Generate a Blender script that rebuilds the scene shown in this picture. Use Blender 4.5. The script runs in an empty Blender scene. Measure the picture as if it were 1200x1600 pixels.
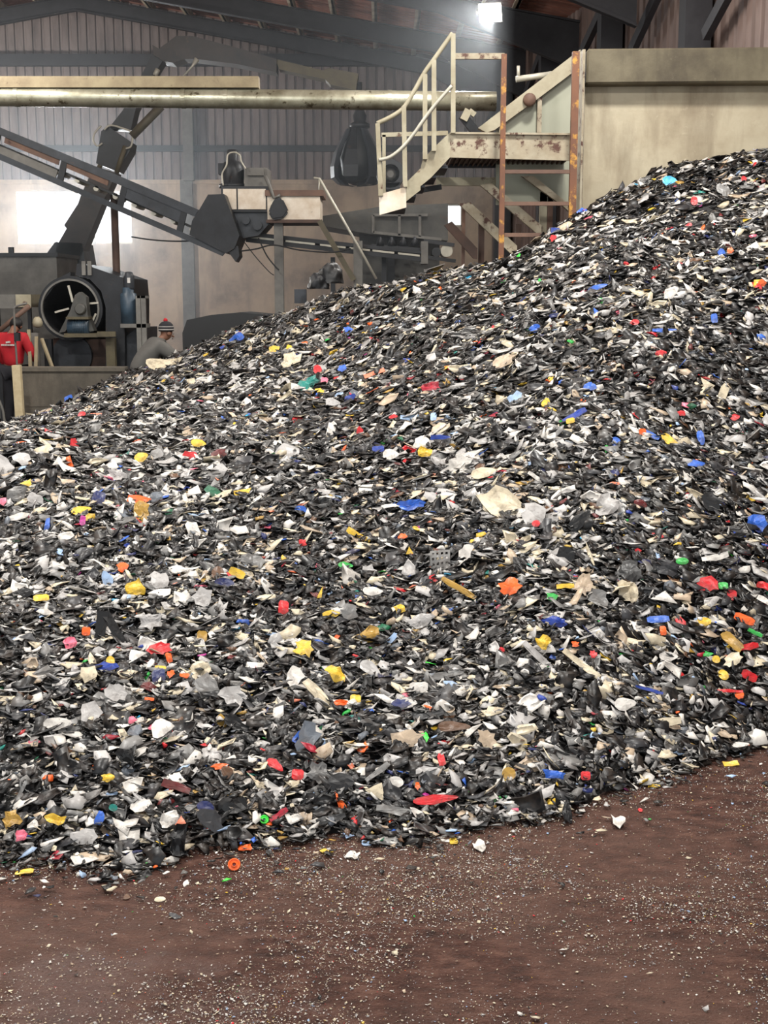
import bpy, bmesh, math, random
import numpy as np
from mathutils import Vector, Matrix, noise as mnoise
random.seed(7); rng = np.random.default_rng(11)
S = bpy.context.scene; COL = S.collection
# ------------------------------------------------------------------ camera frame
F = 2000.0; H = 2.17; HOR = 470.0
PITCH = math.atan((800 - HOR) / F); CP, SP = math.cos(PITCH), math.sin(PITCH)
def ray(x, y):
    a = (x - 600) / F; b = (800 - y) / F; d = CP + b * SP
    return a / d, (-SP + b * CP) / d          # X/Y and (Z-H)/Y
def W(x, y, Y):
    u, s = ray(x, y); return Vector((u * Y, Y, H + s * Y))
def to_px(X, Y, Z):
    fw = Y * CP - (Z - H) * SP; up = Y * SP + (Z - H) * CP
    return 600 + F * X / fw, 800 - F * up / fw
cam = bpy.data.cameras.new('camera'); camo = bpy.data.objects.new('camera', cam); COL.objects.link(camo)
camo.location = (0, 0, H); camo.rotation_euler = (math.pi / 2 - PITCH, 0, 0)
cam.sensor_fit = 'VERTICAL'; cam.sensor_height = 24; cam.lens = 24 * F / 1600; cam.clip_start = .05; cam.clip_end = 300
S.camera = camo
# ------------------------------------------------------------------ materials
def lin(c): return tuple(((v / 255) / 12.92 if v / 255 <= .04045 else ((v / 255 + .055) / 1.055) ** 2.4) for v in c)
def rgba(c): return lin(c) + (1,)
class NT:
    def __init__(s, name):
        s.m = bpy.data.materials.new(name); s.m.use_nodes = True; s.t = s.m.node_tree; s.n = s.t.nodes; s.l = s.t.links
        s.b = s.n['Principled BSDF']; s.co = s.n.new('ShaderNodeTexCoord')
    def noise(s, scale, detail=4, rough=.6, vec=None, stretch=None, coord='Object'):
        t = s.n.new('ShaderNodeTexNoise'); t.inputs['Scale'].default_value = scale
        t.inputs['Detail'].default_value = detail; t.inputs['Roughness'].default_value = rough
        v = vec or s.co.outputs[coord]
        if stretch:
            mp = s.n.new('ShaderNodeMapping'); mp.inputs['Scale'].default_value = stretch; s.l.new(v, mp.inputs['Vector']); v = mp.outputs[0]
        s.l.new(v, t.inputs['Vector']); return t.outputs['Fac']
    def ramp(s, fac, stops):
        r = s.n.new('ShaderNodeValToRGB'); e = r.color_ramp.elements
        while len(e) < len(stops): e.new(.5)
        for i, (p, c) in enumerate(stops):
            e[i].position = p; e[i].color = c if len(c) == 4 else rgba(c)
        s.l.new(fac, r.inputs['Fac']); return r.outputs['Color']
    def mix(s, fac, a, b, mode='MIX'):
        m = s.n.new('ShaderNodeMix'); m.data_type = 'RGBA'; m.blend_type = mode
        for sock, v in ((m.inputs[0], fac), (m.inputs[6], a), (m.inputs[7], b)):
            if isinstance(v, (int, float)): sock.default_value = v
            elif isinstance(v, tuple): sock.default_value = v if len(v) == 4 else rgba(v)
            else: s.l.new(v, sock)
        return m.outputs[2]
    def bump(s, h, strength=.3, dist=.02):
        b = s.n.new('ShaderNodeBump'); b.inputs['Strength'].default_value = strength; b.inputs['Distance'].default_value = dist
        s.l.new(h, b.inputs['Height']); s.l.new(b.outputs[0], s.b.inputs['Normal'])
    def set(s, col=None, rough=None, metal=None, spec=None):
        for k, v in (('Base Color', col), ('Roughness', rough), ('Metallic', metal), ('Specular IOR Level', spec)):
            if v is None: continue
            if isinstance(v, (int, float)): s.b.inputs[k].default_value = v
            elif isinstance(v, tuple): s.b.inputs[k].default_value = v if len(v) == 4 else rgba(v)
            else: s.l.new(v, s.b.inputs[k])
        return s.m
BW = lambda a: (a, a, a, 1)
def worn(name, base, dirt, rust=None, rough=.6, metal=0., scale=3., rust_at=.62, bump=.15):
    """painted / bare steel with blotchy dirt and rust patches"""
    t = NT(name); n1 = t.noise(scale, 6, .65); c = t.mix(t.ramp(n1, [(.35, BW(0)), (.7, BW(1))]), base, dirt)
    if rust:
        n2 = t.noise(scale * 2.3, 8, .7); c = t.mix(t.ramp(n2, [(rust_at, BW(0)), (rust_at + .07, BW(1))]), c, rust)
    t.bump(t.noise(scale * 8, 4), bump, .01); return t.set(c, rough, metal)
def plain(name, col, rough=.5, metal=0.):
    t = NT(name); c2 = tuple(int(v * .72) for v in col)
    return t.set(t.mix(t.noise(9, 4), c2, col), rough, metal)
M = {}
M['dark'] = worn('dark_grimy_steel', (40, 42, 46), (24, 25, 27), (62, 48, 40), .5, .3)
M['darkblue'] = worn('blue_grey_steel', (58, 62, 68), (36, 39, 43), (70, 60, 54), .5, .2)
M['boom'] = worn('glow_brown_black_steel', (58, 50, 46), (38, 36, 36), (74, 58, 48), .55, .1)  # brown tint puts the glow by the window into the dark steel's colour
M['machine'] = worn('grimy_machine_grey', (86, 85, 80), (60, 60, 58), (84, 70, 58), .55, .1)
M['black'] = plain('black_rubber', (26, 27, 29), .55)
M['cream'] = worn('cream_paint', (170, 163, 140), (138, 128, 104), (84, 54, 38), .5, 0, 2.6, .60)
M['creamrust'] = worn('rusted_cream_paint', (174, 165, 144), (138, 124, 100), (78, 46, 34), .6, 0, 3.2, .53)
M['rustyellow'] = worn('rusty_yellow_paint', (120, 78, 52), (92, 60, 46), (186, 136, 56), .6, 0, 2.2, .53)
M['rust'] = worn('rusty_steel', (120, 92, 76), (86, 66, 58), (70, 48, 40), .7, .1)
M['galv'] = worn('galvanised_duct', (186, 184, 164), (128, 124, 104), (84, 76, 58), .32, .6, 2.8, .58)
M['railbeam'] = worn('dusty_beam', (150, 138, 110), (118, 104, 82), (92, 74, 56), .7, .1)
M['brown'] = worn('brown_steel', (92, 68, 56), (64, 50, 44), None, .7)
M['whitepanel'] = worn('smudged_white_panel', (226, 216, 200), (192, 172, 146), (124, 104, 84), .45, 0, 3, .66)
M['greypaint'] = worn('grey_paint', (120, 118, 112), (88, 86, 82), None, .6)
M['blue_motor'] = worn('blue_motor_paint', (60, 80, 96), (40, 52, 62), None, .45)
M['wood'] = worn('pale_wood', (214, 200, 164), (182, 162, 124), None, .7, 0, 4)
M['pale'] = plain('pale_steel', (205, 200, 184), .45, .2)
M['redcloth'] = plain('red_cloth', (196, 26, 40), .8)
M['greycloth'] = plain('grey_cloth', (104, 102, 98), .9)
M['darkcloth'] = plain('dark_cloth', (34, 34, 40), .9)
M['skin'] = plain('skin', (140, 96, 74), .6)
M['hair'] = plain('black_hair', (20, 18, 18), .6)
M['white'] = plain('white_print', (232, 228, 222), .6)
M['stripe'] = plain('grey_knit', (176, 172, 168), .9)
M['olive'] = worn('olive_steel', (98, 90, 66), (74, 66, 50), None, .6, .1)
def mat_emit(name, col, st):
    t = NT(name); t.set((255, 255, 255), .5)
    t.b.inputs['Emission Color'].default_value = rgba(col); t.b.inputs['Emission Strength'].default_value = st; return t.m
M['lamp'] = mat_emit('lamp_glass', (255, 252, 246), 60)
# ------------------------------------------------------------------ mesh builder (world coordinates)
OFF = {}
class MB:
    def __init__(s): s.bm = bmesh.new()
    def verts(s, pts, faces):
        vs = [s.bm.verts.new(p) for p in pts]
        for f in faces:
            try: s.bm.faces.new([vs[i] for i in f])
            except ValueError: pass
        return s
    def hexa(s, p):   # 8 points: bottom 4, top 4
        return s.verts(p, [(0, 3, 2, 1), (4, 5, 6, 7), (0, 1, 5, 4), (1, 2, 6, 5), (2, 3, 7, 6), (3, 0, 4, 7)])
    def box(s, a, b):
        x0, y0, z0 = a; x1, y1, z1 = b
        return s.hexa([(x0, y0, z0), (x1, y0, z0), (x1, y1, z0), (x0, y1, z0), (x0, y0, z1), (x1, y0, z1), (x1, y1, z1), (x0, y1, z1)])
    def bpx(s, x0, y0, x1, y1, Y, d):            # box whose front face spans those pixels at depth Y
        a = W(x0, y1, Y); b = W(x1, y0, Y); return s.box((a.x, Y, a.z), (b.x, Y + d, b.z))
    def poly(s, pts, d):                          # polygon of world points pushed back by d
        n = len(pts); q = [Vector(p) for p in pts]; r = [p + Vector((0, d, 0)) for p in q]
        return s.verts(q + r, [tuple(range(n)), tuple(range(2 * n - 1, n - 1, -1))] + [(i, i + n, (i + 1) % n + n, (i + 1) % n) for i in range(n)])
    def ppx(s, pts, Y, d): return s.poly([W(x, y, Y) for x, y in pts], d)
    def beam(s, a, b, w, h, up=(0, 0, 1)):        # rectangular bar from a to b
        a = Vector(a); b = Vector(b); t = (b - a).normalized(); u = Vector(up)
        if abs(t.dot(u)) > .95: u = Vector((0, 1, 0))
        r = t.cross(u).normalized(); u = r.cross(t)
        o = [(-1, -1), (1, -1), (1, 1), (-1, 1)]
        A = [a + r * (i * w / 2) + u * (j * h / 2) for i, j in o]; B = [b + r * (i * w / 2) + u * (j * h / 2) for i, j in o]
        return s.hexa(A + B)
    def bmpx(s, a, b, w, h, up=(0, 0, 1)): return s.beam(W(*a), W(*b), w, h, up)
    def tube(s, pts, r, n=10, cap=True):
        pts = [Vector(p) for p in pts]; rr = r if isinstance(r, (list, tuple)) else [r] * len(pts); rings = []
        t0 = (pts[1] - pts[0]).normalized(); u = Vector((0, 0, 1)) if abs(t0.z) < .9 else Vector((0, 1, 0)); x = t0.cross(u).normalized()
        for i, p in enumerate(pts):
            t = (pts[min(i + 1, len(pts) - 1)] - pts[max(i - 1, 0)]).normalized()
            x = (x - t * x.dot(t)).normalized(); y = t.cross(x)
            rings.append([s.bm.verts.new(p + (x * math.cos(k * 2 * math.pi / n) + y * math.sin(k * 2 * math.pi / n)) * rr[i]) for k in range(n)])
        for a, b in zip(rings, rings[1:]):
            for k in range(n):
                f = s.bm.faces.new((a[k], a[(k + 1) % n], b[(k + 1) % n], b[k])); f.smooth = True
        if cap: s.bm.faces.new(rings[0][::-1]); s.bm.faces.new(rings[-1])
        return s
    def tpx(s, pts, r, n=10): return s.tube([W(*p) for p in pts], r, n)
    def ring(s, c, axis, ro, ri, d, n=40):        # hollow cylinder starting at c along axis for d
        c = Vector(c); t = Vector(axis).normalized(); x = t.orthogonal().normalized(); y = t.cross(x); L = []
        for (rad, q) in ((ro, 0), (ro, d), (ri, d), (ri, 0)):
            L.append([s.bm.verts.new(c + t * q + (x * math.cos(k * 2 * math.pi / n) + y * math.sin(k * 2 * math.pi / n)) * rad) for k in range(n)])
        for i in range(4):
            a, b = L[i], L[(i + 1) % 4]
            for k in range(n): s.bm.faces.new((a[k], b[k], b[(k + 1) % n], a[(k + 1) % n]))
        return s
    def lathe(s, c, prof, n=20, axis=(0, 0, 1)):
        c = Vector(c); t = Vector(axis).normalized(); x = t.orthogonal().normalized(); y = t.cross(x); prev = None
        for (r, q) in prof:
            R = [s.bm.verts.new(c + t * q + (x * math.cos(k * 2 * math.pi / n) + y * math.sin(k * 2 * math.pi / n)) * max(r, .0005)) for k in range(n)]
            if prev:
                for k in range(n):
                    f = s.bm.faces.new((prev[k], prev[(k + 1) % n], R[(k + 1) % n], R[k])); f.smooth = True
            else: s.bm.faces.new(R[::-1])
            prev = R
        s.bm.faces.new(prev); return s
    def build(s, name, mat, parent=None, base=None):
        me = bpy.data.meshes.new(name); bmesh.ops.recalc_face_normals(s.bm, faces=s.bm.faces[:])
        off = Vector(OFF[parent.name]) if parent else Vector(base) if base is not None else None
        if off is None:
            vs = [v.co for v in s.bm.verts]; off = Vector((sum(v.x for v in vs) / len(vs), sum(v.y for v in vs) / len(vs), min(v.z for v in vs)))
        for v in s.bm.verts: v.co -= off
        s.bm.to_mesh(me); s.bm.free(); me.materials.append(mat)
        o = bpy.data.objects.new(name, me); COL.objects.link(o)
        if parent: o.parent = parent
        else: o.location = off
        OFF[o.name] = tuple(off); return o
def tag(o, label, cat, group=None, kind=None):
    o['label'] = label; o['category'] = cat
    if group: o['group'] = group
    if kind: o['kind'] = kind
    return o
def thing(name, label, cat, loc, group=None):
    o = bpy.data.objects.new(name, None); COL.objects.link(o); o.location = loc; o.empty_display_size = .2; OFF[o.name] = tuple(loc)
    return tag(o, label, cat, group)
def struct(name, mb, mat, label=None):
    o = mb.build(name, mat); o['kind'] = 'structure'
    if label: o['label'] = label
    return o
WORLD = 1.4; EXPO = 0.4; HAZE = .0095; DAY = 2300
LAMPS = [(-4, 5, 500), (3, 5, 500), (-5, 11, 500), (2, 12, 450)]
FILL_LIGHTS = [(4.0, 20, 7.1, 90), (-6, 18.4, 6.7, 450), (.5, 18.4, 6.7, 300), (-13, 31, 5.0, 1500)]  # unseen point lights, added to brighten the rear walls and roof
# ------------------------------------------------------------------ setting: floor, walls, roof
def mat_floor():
    t = NT('wet_red_brown_dirt')
    a = t.noise(.9, 6, .6); b = t.noise(14, 8, .7, stretch=(.6, 1.2, 1)); c = t.noise(90, 4, .6)
    col = t.ramp(b, [(.32, (36, 17, 11)), (.5, (78, 45, 34)), (.68, (116, 82, 68))])
    col = t.mix(t.ramp(a, [(.4, BW(0)), (.62, BW(1))]), col, t.mix(.5, col, (112, 84, 72)))
    col = t.mix(t.ramp(c, [(.62, BW(0)), (.72, BW(.5))]), col, (170, 148, 132))
    # the wet hollow in the near left corner: darker, smooth film of water
    sep = t.n.new('ShaderNodeSeparateXYZ'); t.l.new(t.co.outputs['Object'], sep.inputs[0])
    geo = t.n.new('ShaderNodeNewGeometry'); sp = t.n.new('ShaderNodeSeparateXYZ'); t.l.new(geo.outputs['Position'], sp.inputs[0])
    def math_(op, x, y):
        m = t.n.new('ShaderNodeMath'); m.operation = op
        for s_, v in zip(m.inputs, (x, y)):
            if isinstance(v, (int, float)): s_.default_value = v
            else: t.l.new(v, s_)
        return m.outputs[0]
    dx = math_('MULTIPLY', math_('ADD', sp.outputs[0], 1.0), .75); dy = math_('MULTIPLY', math_('ADD', sp.outputs[1], -3.7), 1.25)
    d = math_('SQRT', math_('ADD', math_('MULTIPLY', dx, dx), math_('MULTIPLY', dy, dy)), 0)
    d = math_('ADD', d, math_('MULTIPLY', math_('ADD', t.noise(3.5, 6, .65), -.5), 3.2))
    wet = t.ramp(d, [(.2, BW(1)), (1., BW(0))])
    col = t.mix(wet, col, t.mix(.62, col, (44, 21, 13)))
    rough = t.mix(wet, t.ramp(b, [(.3, BW(.42)), (.7, BW(.75))]), BW(.3))
    h = t.mix(.5, b, c); inv = t.mix(wet, h, t.mix(.8, h, BW(.5))); t.bump(inv, 1., .06)
    t.b.inputs['Specular IOR Level'].default_value = .3
    return t.set(col, rough)
M['floor'] = mat_floor()
def mat_corr(name, c0, c1, axis='X', per=.2):
    """profiled sheeting: the ribs are real geometry, colour only gets grime"""
    t = NT(name); n = t.noise(.5, 5, .6); n2 = t.noise(3, 5, .6, stretch=(1, 1, .25))
    return t.set(t.mix(t.ramp(n2, [(.4, BW(0)), (.75, BW(1))]), t.mix(n, c0, c1), tuple(int(v * .72) for v in c0)), .65)
M['sheet'] = mat_corr('wall_sheeting', (128, 116, 114), (142, 130, 126))
M['sheetright'] = mat_corr('side_wall_sheeting', (128, 108, 100), (112, 96, 90))
M['roof'] = mat_corr('red_brown_roof_sheet', (150, 102, 86), (132, 88, 76))
def mat_concrete(name, light, mid, dark, scale=.9, streak=True):
    t = NT(name); n = t.noise(scale, 8, .62); n2 = t.noise(scale * 3, 6, .6, stretch=(1, 1, .22)); n3 = t.noise(scale * 12, 5, .7)
    c = t.ramp(n, [(.3, dark), (.48, mid), (.66, light)])
    if streak: c = t.mix(t.ramp(n2, [(.5, BW(0)), (.72, BW(.65))]), c, dark)
    c = t.mix(t.ramp(n3, [(.62, BW(0)), (.7, BW(.35))]), c, light)
    t.bump(n3, .25, .02); return t.set(c, .75)
M['conc'] = mat_concrete('stained_bunker_concrete', (186, 176, 152), (166, 154, 130), (118, 104, 84))
M['cap'] = mat_concrete('dark_cap_concrete', (112, 104, 84), (94, 86, 68), (66, 58, 46), 1.4)
M['dado'] = mat_concrete('back_wall_concrete', (210, 190, 164), (184, 164, 142), (124, 110, 98), .6)
M['lowwall'] = mat_concrete('low_wall_concrete', (112, 104, 92), (92, 86, 76), (62, 58, 52), 1.6)
M['steelwork'] = worn('dark_roof_steel', (50, 50, 54), (38, 38, 42), None, .6, .1)
M['purlin'] = worn('pale_purlin', (186, 176, 156), (140, 130, 114), None, .6)
mb = MB(); mb.verts([(-30, -6, 0), (30, -6, 0), (30, 46, 0), (-30, 46, 0)], [(0, 1, 2, 3)]); struct('floor', mb, M['floor'])
YB = 38.5
def zpx(y, Y): return W(600, y, Y).z
ZD = zpx(281, YB)
# back wall dado with the two window openings
def wall_with_holes(mb, x0, x1, z0, z1, holes, Y, d):
    xs = sorted({x0, x1} | {h[0] for h in holes} | {h[2] for h in holes}); zs = sorted({z0, z1} | {h[1] for h in holes} | {h[3] for h in holes})
    for i in range(len(xs) - 1):
        for j in range(len(zs) - 1):
            cx, cz = (xs[i] + xs[i + 1]) / 2, (zs[j] + zs[j + 1]) / 2
            if any(h[0] < cx < h[2] and h[1] < cz < h[3] for h in holes): continue
            mb.box((xs[i], Y, zs[j]), (xs[i + 1], Y + d, zs[j + 1]))
a = W(29, 381, YB); b = W(204, 300, YB); w1 = (a.x, a.z, b.x, b.z)
a = W(697, 354, YB); b = W(722, 318, YB); w2 = (a.x, a.z, b.x, b.z)
mb = MB(); wall_with_holes(mb, -22, 4.2, 0, ZD, [w1, w2], YB, .35)
mb.box((-22, YB - .06, ZD - .12), (4.2, YB, ZD)); struct('wall_back', mb, M['dado'])
def corrugated(p0, p1, z0, z1, per=.32, amp=.05):   # trapezoid ribs along the wall line p0-p1
    p0 = Vector(p0); p1 = Vector(p1); L = (p1 - p0).length; t = (p1 - p0) / L; nrm = Vector((t.y, -t.x)); mb = MB(); pr = []
    k = 0
    while k * per < L:
        for q, o in ((0, 0), (.62, 0), (.70, amp), (.92, amp)):
            pr.append(p0 + t * min(L, (k + q) * per) + nrm * -o)
        k += 1
    n = len(pr); mb.verts([(p.x, p.y, z0) for p in pr] + [(p.x, p.y, z1) for p in pr], [(i, i + 1, n + i + 1, n + i) for i in range(n - 1)])
    return mb
struct('wall_back_sheeting', corrugated((-22, YB + .1), (4.2, YB + .1), ZD, 11.2, .26, .05), M['sheet'])
for i, (y, h) in enumerate(((92, .2), (231, .1))):
    z = zpx(y, YB); mb = MB(); mb.box((-22, YB - .12, z - h), (3.4, YB + .1, z + h * .6)); struct('trim_%d' % (i + 1), mb, M['steelwork'])
mb = MB(); mb.bpx(287, 165, 300, 282, YB - .25, .3); mb.bpx(287, 281, 300, 520, YB - .12, .2); struct('trim_3', mb, M['greypaint'])
# window frames and panes
def window(n, r, nx):
    x0, z0, x1, z1 = r; mb = MB(); e = .05
    mb.box((x0 - .02, YB + .1, z0), (x1, YB + .2, z0 + e)); mb.box((x0, YB + .1, z1 - e), (x1, YB + .2, z1))
    for i in range(nx + 1):
        x = x0 + (x1 - x0) * i / nx; mb.box((x - e / 2, YB + .1, z0), (x + e / 2, YB + .2, z1))
    f = struct('window_%d' % n, mb, M['pale'])
    g = MB(); g.box((x0, YB + .14, z0), (x1, YB + .15, z1)); g.build('pane', M['glass'], f)
t = NT('window_glass'); t.set((235, 240, 245), .05); tb = t.n.new('ShaderNodeBsdfTransparent'); mx = t.n.new('ShaderNodeMixShader'); mx.inputs[0].default_value = .1
t.l.new(tb.outputs[0], mx.inputs[1]); t.l.new(t.b.outputs[0], mx.inputs[2]); t.l.new(mx.outputs[0], t.n['Material Output'].inputs['Surface']); M['glass'] = t.m
window(1, w1, 3); window(2, w2, 1)
# right wall: runs away obliquely; columns at a regular bay
def RW(n, z): return Vector((3.26 + .645 * n, 36 - 4.56 * n, z))
p0 = RW(-.9, 0); p1 = RW(8.6, 0)
struct('wall_right', corrugated((p0.x + .25, p0.y), (p1.x + .25, p1.y), 0, 11, .34, .05), M['sheetright'])
for n in range(0, 6):
    p = RW(n, 0); mb = MB(); w = .24 if n < 4 else .2
    mb.box((p.x - w, p.y - .25, 0), (p.x + w * .8, p.y + .25, 9.6)); o = struct('wall_column', mb, M['steelwork'])
for n, (za, zb) in ((-.6, (6.6, 8.2)), (0.2, (6.3, 8.3)), (1.2, (6.5, 8.2)), (2.1, (6.2, 8.3)), (3.15, (6.4, 8.5))):
    mb = MB(); a = RW(n, za); b = RW(n + .85, zb); a.x -= .1; b.x -= .1; mb.beam(a, b, .12, .2); struct('wall_brace', mb, M['steelwork'])
mb = MB(); mb.box((-22.3, -6, 0), (-22, YB + .3, 11)); struct('wall_left', mb, M['sheet'])
# roof: sheet, purlins, rafters
XA = -8.6
def zr(X): return 9.19 - .172 * (X + .6) if X > XA else 9.19 - .172 * (XA + .6) - .172 * (XA - X)
def roof_sheet(name, Y0, Y1):
    mb = MB(); xs = []; x = -22.
    while x < 9: xs.append(x); x += .5
    xs.append(9.)
    # ribs run along the slope: profile along Y
    ys = []; y = Y0
    while y < Y1:
        for q, o in ((0, 0), (.2, 0), (.235, .04), (.265, .04)): ys.append((min(Y1, y + q), o))
        y += .3
    ys.append((Y1, 0)); n = len(ys); pts = []; fc = []
    xs = [-22, XA, 9]
    for X in xs:
        for yy, o in ys: pts.append((X, yy, zr(X) + .26 + o))
    for i in range(len(xs) - 1):
        for j in range(n - 1): fc.append((i * n + j, i * n + j + 1, (i + 1) * n + j + 1, (i + 1) * n + j))
    mb.verts(pts, fc); struct(name, mb, M['roof'])
roof_sheet('ceiling', -6, 36.0); roof_sheet('ceiling_rear', 36.4, YB + .5)
RAF = [(18.5, .5), (24.5, .45), (30., .36), (34., .46), (37.5, .42)]
for Y, h in RAF:
    mb = MB()
    for (xa, xb) in ((-22, XA), (XA, 1.2), (1.2, 4.6 if Y < 33 else 3.6)):
        ha = h; hb = h if xb < 1.3 else h + .75
        for (dy0, dy1, f0, f1) in ((-.03, .03, 0, 1), (-.1, .1, 0, .05), (-.1, .1, .95, 1)):
            za, zb = zr(xa), zr(xb)
            p = []
            for (X, z, hh) in ((xa, za, ha), (xb, zb, hb)):
                t0, t1 = z - hh * f0, z - hh * f1; p.append((X, t0, t1))
            (X0, a1, a0), (X1, b1, b0) = p
            mb.hexa([(X0, Y + dy0, a0), (X1, Y + dy0, b0), (X1, Y + dy1, b0), (X0, Y + dy1, a0), (X0, Y + dy0, a1), (X1, Y + dy0, b1), (X1, Y + dy1, b1), (X0, Y + dy1, a1)])
    struct('roof_rafter', mb, M['steelwork'])
X = -17.0
while X < 3.2:
    mb = MB(); z = zr(X); mb.box((X - .035, 16, z), (X + .035, YB + .3, z + .2)); mb.box((X - .1, 16, z), (X + .03, YB + .3, z + .02)); struct('roof_purlin', mb, M['purlin']); X += 1.05
# concrete push wall and its overhanging cap
XL = W(913, 200, 15.6).x
def slab(mb, x0, ya, x1, yb, z0, z1, d):
    mb.hexa([(x0, ya, z0), (x1, yb, z0), (x1, yb + d, z0), (x0, ya + d, z0), (x0, ya, z1), (x1, yb, z1), (x1, yb + d, z1), (x0, ya + d, z1)])
ZC0, ZC1 = zpx(131, 15.4), zpx(76, 15.4)
mb = MB(); slab(mb, XL, 15.62, 6.4, 15.45, 0, ZC0 + .05, .5); struct('wall_bunker', mb, M['conc'])
mb = MB(); slab(mb, W(917, 100, 15.4).x, 15.4, 6.3, 15.2, ZC0, ZC1, .75)
bmesh.ops.bevel(mb.bm, geom=mb.bm.edges[:], offset=.02, segments=1, affect='EDGES'); struct('wall_bunker_cap', mb, M['cap'])
mb = MB(); mb.bpx(904, 77, 915, 345, 15.45, .2); mb.bpx(908, 100, 911, 345, 15.38, .06); struct('trim_4', mb, M['creamrust'])
# ------------------------------------------------------------------ platform with stair
def base(x, y, Y, z=0.): p = W(x, y, Y); return (p.x, p.y, z)
Y = 14.6
t = thing('stair_platform', 'cream steel landing with a short flight and curved handrail, by the concrete push wall', 'platform', base(800, 250, Y))
mb = MB(); mb.ppx([(703, 206), (895, 208), (895, 251), (703, 246)], Y, .05); mb.ppx([(703, 206), (895, 208), (895, 211), (703, 209)], Y - .03, .03); mb.build('front_beam', M['creamrust'], t)
mb = MB(); a = W(703, 238, Y); b = W(895, 243, Y); mb.box((a.x, Y + .05, a.z - .03), (b.x, 15.6, a.z)); 
for k in range(24):
    x = a.x + (b.x - a.x) * (k + .5) / 24; mb.box((x - .008, Y + .05, a.z - .06), (x + .008, 15.6, a.z - .03))
mb.build('deck', M['brown'], t)
mb = MB(); mb.bpx(682, 277, 822, 290, 15.5, .06); mb.build('cross_beam', M['cream'], t)
mb = MB(); mb.bmpx((690, 292, 15.45), (640, 300, 15.45), .03, .06); mb.bpx(700, 254, 790, 262, 15.5, .05); mb.build('cross_beam', M['dark'], t)
mb = MB(); mb.ppx([(703, 207), (703, 246), (673, 278), (657, 291), (657, 297), (634, 315), (635, 285), (657, 263), (660, 251), (675, 233)], Y, .05); mb.build('stringer', M['cream'], t)
mb = MB(); mb.ppx([(592, 304), (634, 292), (635, 324), (593, 336)], Y - .02, .05); mb.build('toe_plate', M['whitepanel'], t)
for (x0, y0, x1, w) in ((597, 322, 634, .0), (634, 303, 650, 0), (650, 288, 664, 0), (664, 273, 682, 0), (682, 258, 700, 0)):
    p = W(x0, y0, Y); q = W(x1, y0, Y); mb = MB(); mb.box((p.x, Y + .05, p.z - .03), (q.x, 15.5, p.z)); mb.build('tread', M['darkblue'], t)
mb = MB(); mb.ppx([(703, 215), (703, 246), (673, 278), (634, 315), (634, 300), (673, 255)], 15.5, .05); mb.build('stringer', M['dark'], t)
for (xa, ya, xb, yb) in ((590, 193, 595, 306), (631, 166, 633, 292), (664, 116, 664, 249), (678, 94, 678, 236), (708, 53, 708, 208)):
    mb = MB(); mb.bmpx((xa, ya, Y - .03), (xb, yb, Y - .03), .05, .05); mb.build('handrail_post', M['cream'], t)
def smooth(pts, n=6):
    out = []; P = [Vector(p) for p in pts]
    for i in range(len(P) - 1):
        p0 = P[max(i - 1, 0)]; p1 = P[i]; p2 = P[i + 1]; p3 = P[min(i + 2, len(P) - 1)]
        for k in range(n):
            u = k / n; out.append(.5 * ((2 * p1) + (-p0 + p2) * u + (2 * p0 - 5 * p1 + 4 * p2 - p3) * u * u + (-p0 + 3 * p1 - 3 * p2 + p3) * u ** 3))
    return out + [P[-1]]
mb = MB(); mb.tube(smooth([W(x, y, Y - .03) for x, y in ((589, 193), (612, 182), (631, 168), (648, 141), (663, 114), (678, 93), (707, 52))]), .025); mb.build('handrail', M['cream'], t)
mb = MB(); mb.tube(smooth([W(x, y, Y - .06) for x, y in ((592, 250), (610, 245), (630, 229), (648, 207), (660, 190), (678, 166), (706, 134))]), .02); mb.build('middle_rail', M['pale'], t)
mb = MB(); mb.bmpx((596, 211, 15.5), (700, 208, 15.5), .04, .05); mb.bmpx((600, 211, 15.5), (600, 310, 15.5), .04, .04); mb.build('rear_rail', M['cream'], t)
mb = MB(); mb.bmpx((708, 88, Y), (788, 88, Y), .05, .06); mb.build('top_bar', M['creamrust'], t)
for pts in ([(815, 275), (834, 275), (893, 322), (893, 334), (880, 322)], [(750, 289), (768, 286), (846, 352), (846, 364), (838, 364)], [(716, 318), (735, 316), (808, 384), (808, 398), (800, 398)]):
    mb = MB(); mb.ppx(pts, 15.1, .08); mb.build('brace', M['creamrust'], t)
mb = MB(); mb.ppx([(694, 352), (706, 346), (746, 388), (746, 405), (740, 404)], 15.2, .07); mb.build('brace', M['brown'], t)
for (x0, x1, y0, y1, m) in ((844, 853, 300, 420, 'cream'), (856, 862, 300, 420, 'rust'), (748, 756, 345, 440, 'brown'), (806, 813, 350, 440, 'brown'), (722, 726, 325, 440, 'rust')):
    mb = MB(); p = W(x0, y0, 15.3); q = W(x1, y1, 15.3); mb.box((p.x, 15.3, 0), (q.x, 15.38, p.z)); mb.build('leg', M[m], t)
# ladder frame in front of it
Y = 14.35
t = thing('ladder', 'tall rusty ladder frame with yellow paint patches standing in front of the landing', 'ladder', base(845, 300, Y))
for x0, x1, y0 in ((784, 792, 84), (895, 906, 80)):
    p = W(x0, y0, Y); q = W(x1, y0, Y); mb = MB(); mb.box((p.x, Y, 0), (q.x, Y + .07, p.z)); mb.build('stile', M['rustyellow'], t)
for y in (268, 318, 367):
    mb = MB(); mb.bpx(788, y - 3, 899, y + 3, Y + .02, .05); mb.build('rung', M['rust'], t)
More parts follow.
